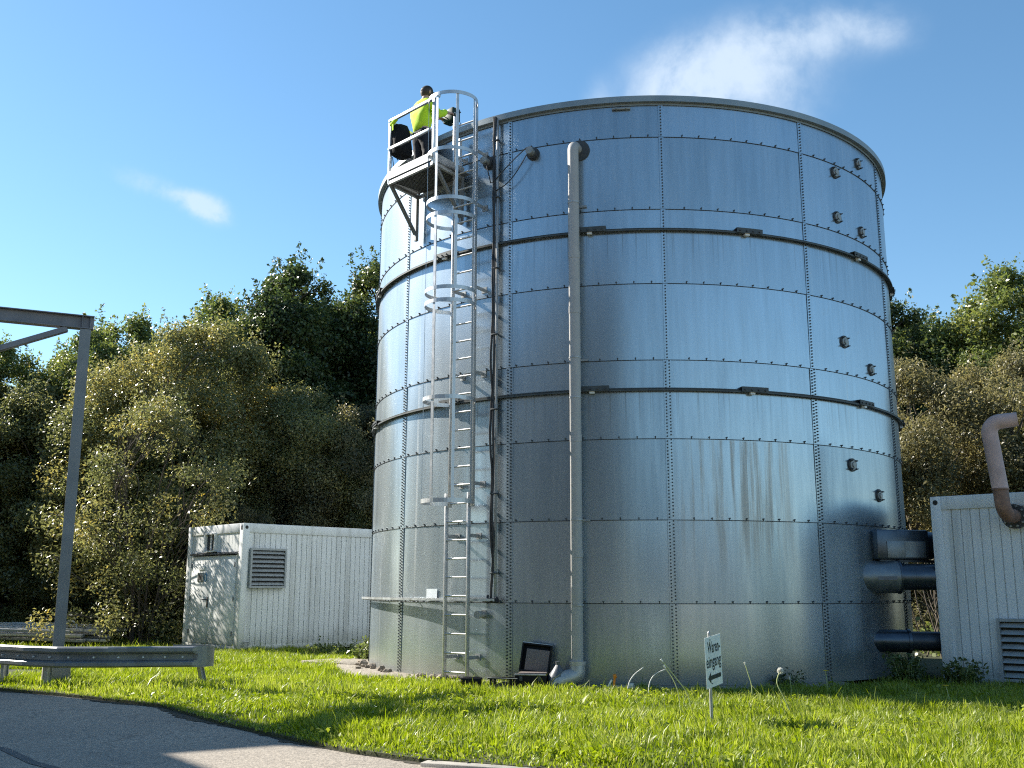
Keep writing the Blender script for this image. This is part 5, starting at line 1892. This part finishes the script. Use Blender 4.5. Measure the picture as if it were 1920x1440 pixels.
az = rg.uniform(0, TAU, n)
lean_a = vnoise(gx_, gy_, 0.5, 7) * TAU * 2 + rg.normal(0, 0.9, n)
lean = h * np.abs(rg.normal(0.35, 0.35, n))
sxv, syv = np.cos(az) * wd, np.sin(az) * wd
lxv, lyv = np.cos(lean_a) * lean, np.sin(lean_a) * lean
B = np.stack([gx_, gy_, np.full(n, -0.005)], 1)
S = np.stack([sxv, syv, np.zeros(n)], 1)
MID = B + np.stack([lxv * 0.35, lyv * 0.35, h * 0.62], 1)
TIP = B + np.stack([lxv, lyv, h], 1)
Vg = np.stack([B - S, B + S, MID + S * 0.75, MID - S * 0.75, TIP + S * 0.08, TIP - S * 0.08], 1).reshape(-1, 3)
b6 = np.arange(n)[:, None] * 6
Fg = np.concatenate([b6 + np.array([[0, 1, 2, 3]]), b6 + np.array([[3, 2, 4, 5]])], 1).reshape(-1, 4)
tone = np.clip(0.26 + 0.36 * cl2 + 0.22 * (cl - 0.5) + rg.normal(0, 0.25, n), 0, 1)
straw = rg.uniform(0, 1, n) < 0.02
tone = np.where(straw, rg.uniform(0.88, 1.0, n), np.minimum(tone, 0.9))
tag(np_mesh('grass', Vg, Fg, MAT['grass'], None, np.repeat(tone, 2)), kind='stuff')

# clover and weed leaves lying in the lawn
xs, ys = scatter(26000, -6, 8, -11.4, -4)
cn = vnoise(xs, ys, 0.6, 17)
k_ = rg.uniform(0, 1, len(xs)) < np.clip((cn - 0.45) * 2.2, 0.03, 1)
xs, ys = xs[k_], ys[k_]
P = np.stack([xs, ys, rg.uniform(0.02, 0.11, len(xs))], 1)
Nn = rg.normal(size=(len(xs), 3)) * 0.45 + np.array([0, 0, 1.0]); Nn /= np.linalg.norm(Nn, axis=1, keepdims=True)
Vq, Fq = leaf_quads(P, Nn, 0.05, rg, 0.6)
tag(np_mesh('clover', Vq, Fq, MAT['grass'], None, rg.uniform(0.25, 0.85, len(xs))), kind='stuff')

# rough undergrowth at the foot of the wood
xs = np.concatenate([rg.uniform(-22, -4, 26000), rg.uniform(5.0, 16, 9000)])
ys = np.where(xs < 0, rg.uniform(4.6, 14, len(xs)), rg.uniform(3, 12, len(xs)))
ok = np.ones(len(xs), bool)
lx_ = (xs + 7.989) * math.cos(0.877) + (ys - 2.154) * math.sin(0.877); ly_ = -(xs + 7.989) * math.sin(0.877) + (ys - 2.154) * math.cos(0.877)
ok &= ~((lx_ > -0.1) & (lx_ < 6.2) & (ly_ > -0.1) & (ly_ < 2.6))
ok &= ~((xs > -15.8) & (xs < -11.2) & (ys < 7.0))
xs, ys = xs[ok], ys[ok]
P = np.stack([xs, ys, -0.1 + rg.uniform(0.0, 1, len(xs)) ** 1.5 * (0.25 + 0.6 * vnoise(xs, ys, 1.2, 5))], 1)
Nn = rg.normal(size=(len(xs), 3)) + np.array([0, -0.3, 0.7]); Nn /= np.linalg.norm(Nn, axis=1, keepdims=True)
Vq, Fq = leaf_quads(P, Nn, 0.15, rg, 0.55)
tag(np_mesh('undergrowth', Vq, Fq, MAT['leaf_green'], None, rg.uniform(0.1, 0.9, len(xs))), kind='stuff')

# ------------------------------------------------------------------ outside the frame: what shades the road and is mirrored in the tank
canopy = empty('shade_canopy', 'unseen flat canopy on posts, added to cast the shade on road and grass', 'canopy')  # unseen canopy, added to shade the road
roofp = [(-13.95, -4.85), (-15.01, -5.65), (-14.34, -6.34), (-12.6, -8.6), (-12.6, -14.0), (-26, -14.0), (-26, 1.6), (-19.3, -0.95), (-16.4, -2.5)]  # roof outline shaped to the shade it has to cast
m = MB(); m.extrude(roofp[::-1], 7.85, 8.15)
m.build('roof', MAT['hall'], canopy)
m = MB(); m.bar((-13.85, -5.2, 8.0), (-13.68, -3.2, 8.0), 0.24, 0.28); m.bar((-13.68, -3.22, 8.0), (-12.95, -1.2, 8.0), 0.20, 0.26)  # arm added for the narrow shadow band across the grass
m.build('shade_arm', MAT['beam'], canopy)
for x, y in ((-15.3, -5.6), (-13.2, -13.4), (-25.4, -13.4), (-25.4, 0.9), (-19.2, -1.9)):
    m = MB(); m.box((x, y, 3.85), (0.25, 0.25, 7.98))
    m.build('column', MAT['beam'], canopy)

hall = empty('works_hall', 'tall dark clad works hall behind the viewer, outside the view', 'hall')
m = MB(); m.box((-24.6, -38.5, 7.2), (46, 14, 14.6))
m.build('wall', MAT['hall'], hall)
for i in range(7):
    m = MB(); m.box((-24 + i * 3.3, -31.47, 2.4), (1.9, 0.08, 1.5)); m.build('window', MAT['glass'], hall)
m = MB(); m.box((-24.6, -38.5, 14.6), (46.6, 14.6, 0.3)); m.build('roof', MAT['beam'], hall)
shed = empty('pale_shed', 'long low pale rendered shed behind the viewer, outside the view', 'shed')
m = MB(); m.box((17.0, -41, 2.3), (34, 9, 4.9)); m.build('wall', MAT['pale_hall'], shed)
m = MB(); m.box((17.0, -41, 4.85), (34.6, 9.6, 0.3)); m.build('roof', MAT['beam'], shed)
for i in range(5):
    m = MB(); m.box((4 + i * 6.2, -36.46, 1.9), (2.6, 0.08, 3.6)); m.build('door', MAT['hall'], shed)
for i, (x, y, s_) in enumerate(((-33, 6.0, 0.95), (-32.5, 0.5, 1.0), (-33.5, -5, 0.95), (-32, -11, 1.05))):
    put(greenT, x, y, s_, i * 1.7, 'tree in a row beyond the added canopy, outside the view', group='trees beyond the canopy')
for i, (x, y, s_) in enumerate(((27, -12, 0.62), (25, -19, 0.58), (30, -26, 0.65), (23, -5, 0.6))):
    put(bushB, x, y, s_, i * 1.3, ['low bush right of the view beside the site', 'second low bush right of the view', 'low bush right behind the viewer', 'low bush past the right container outside the view'][i])
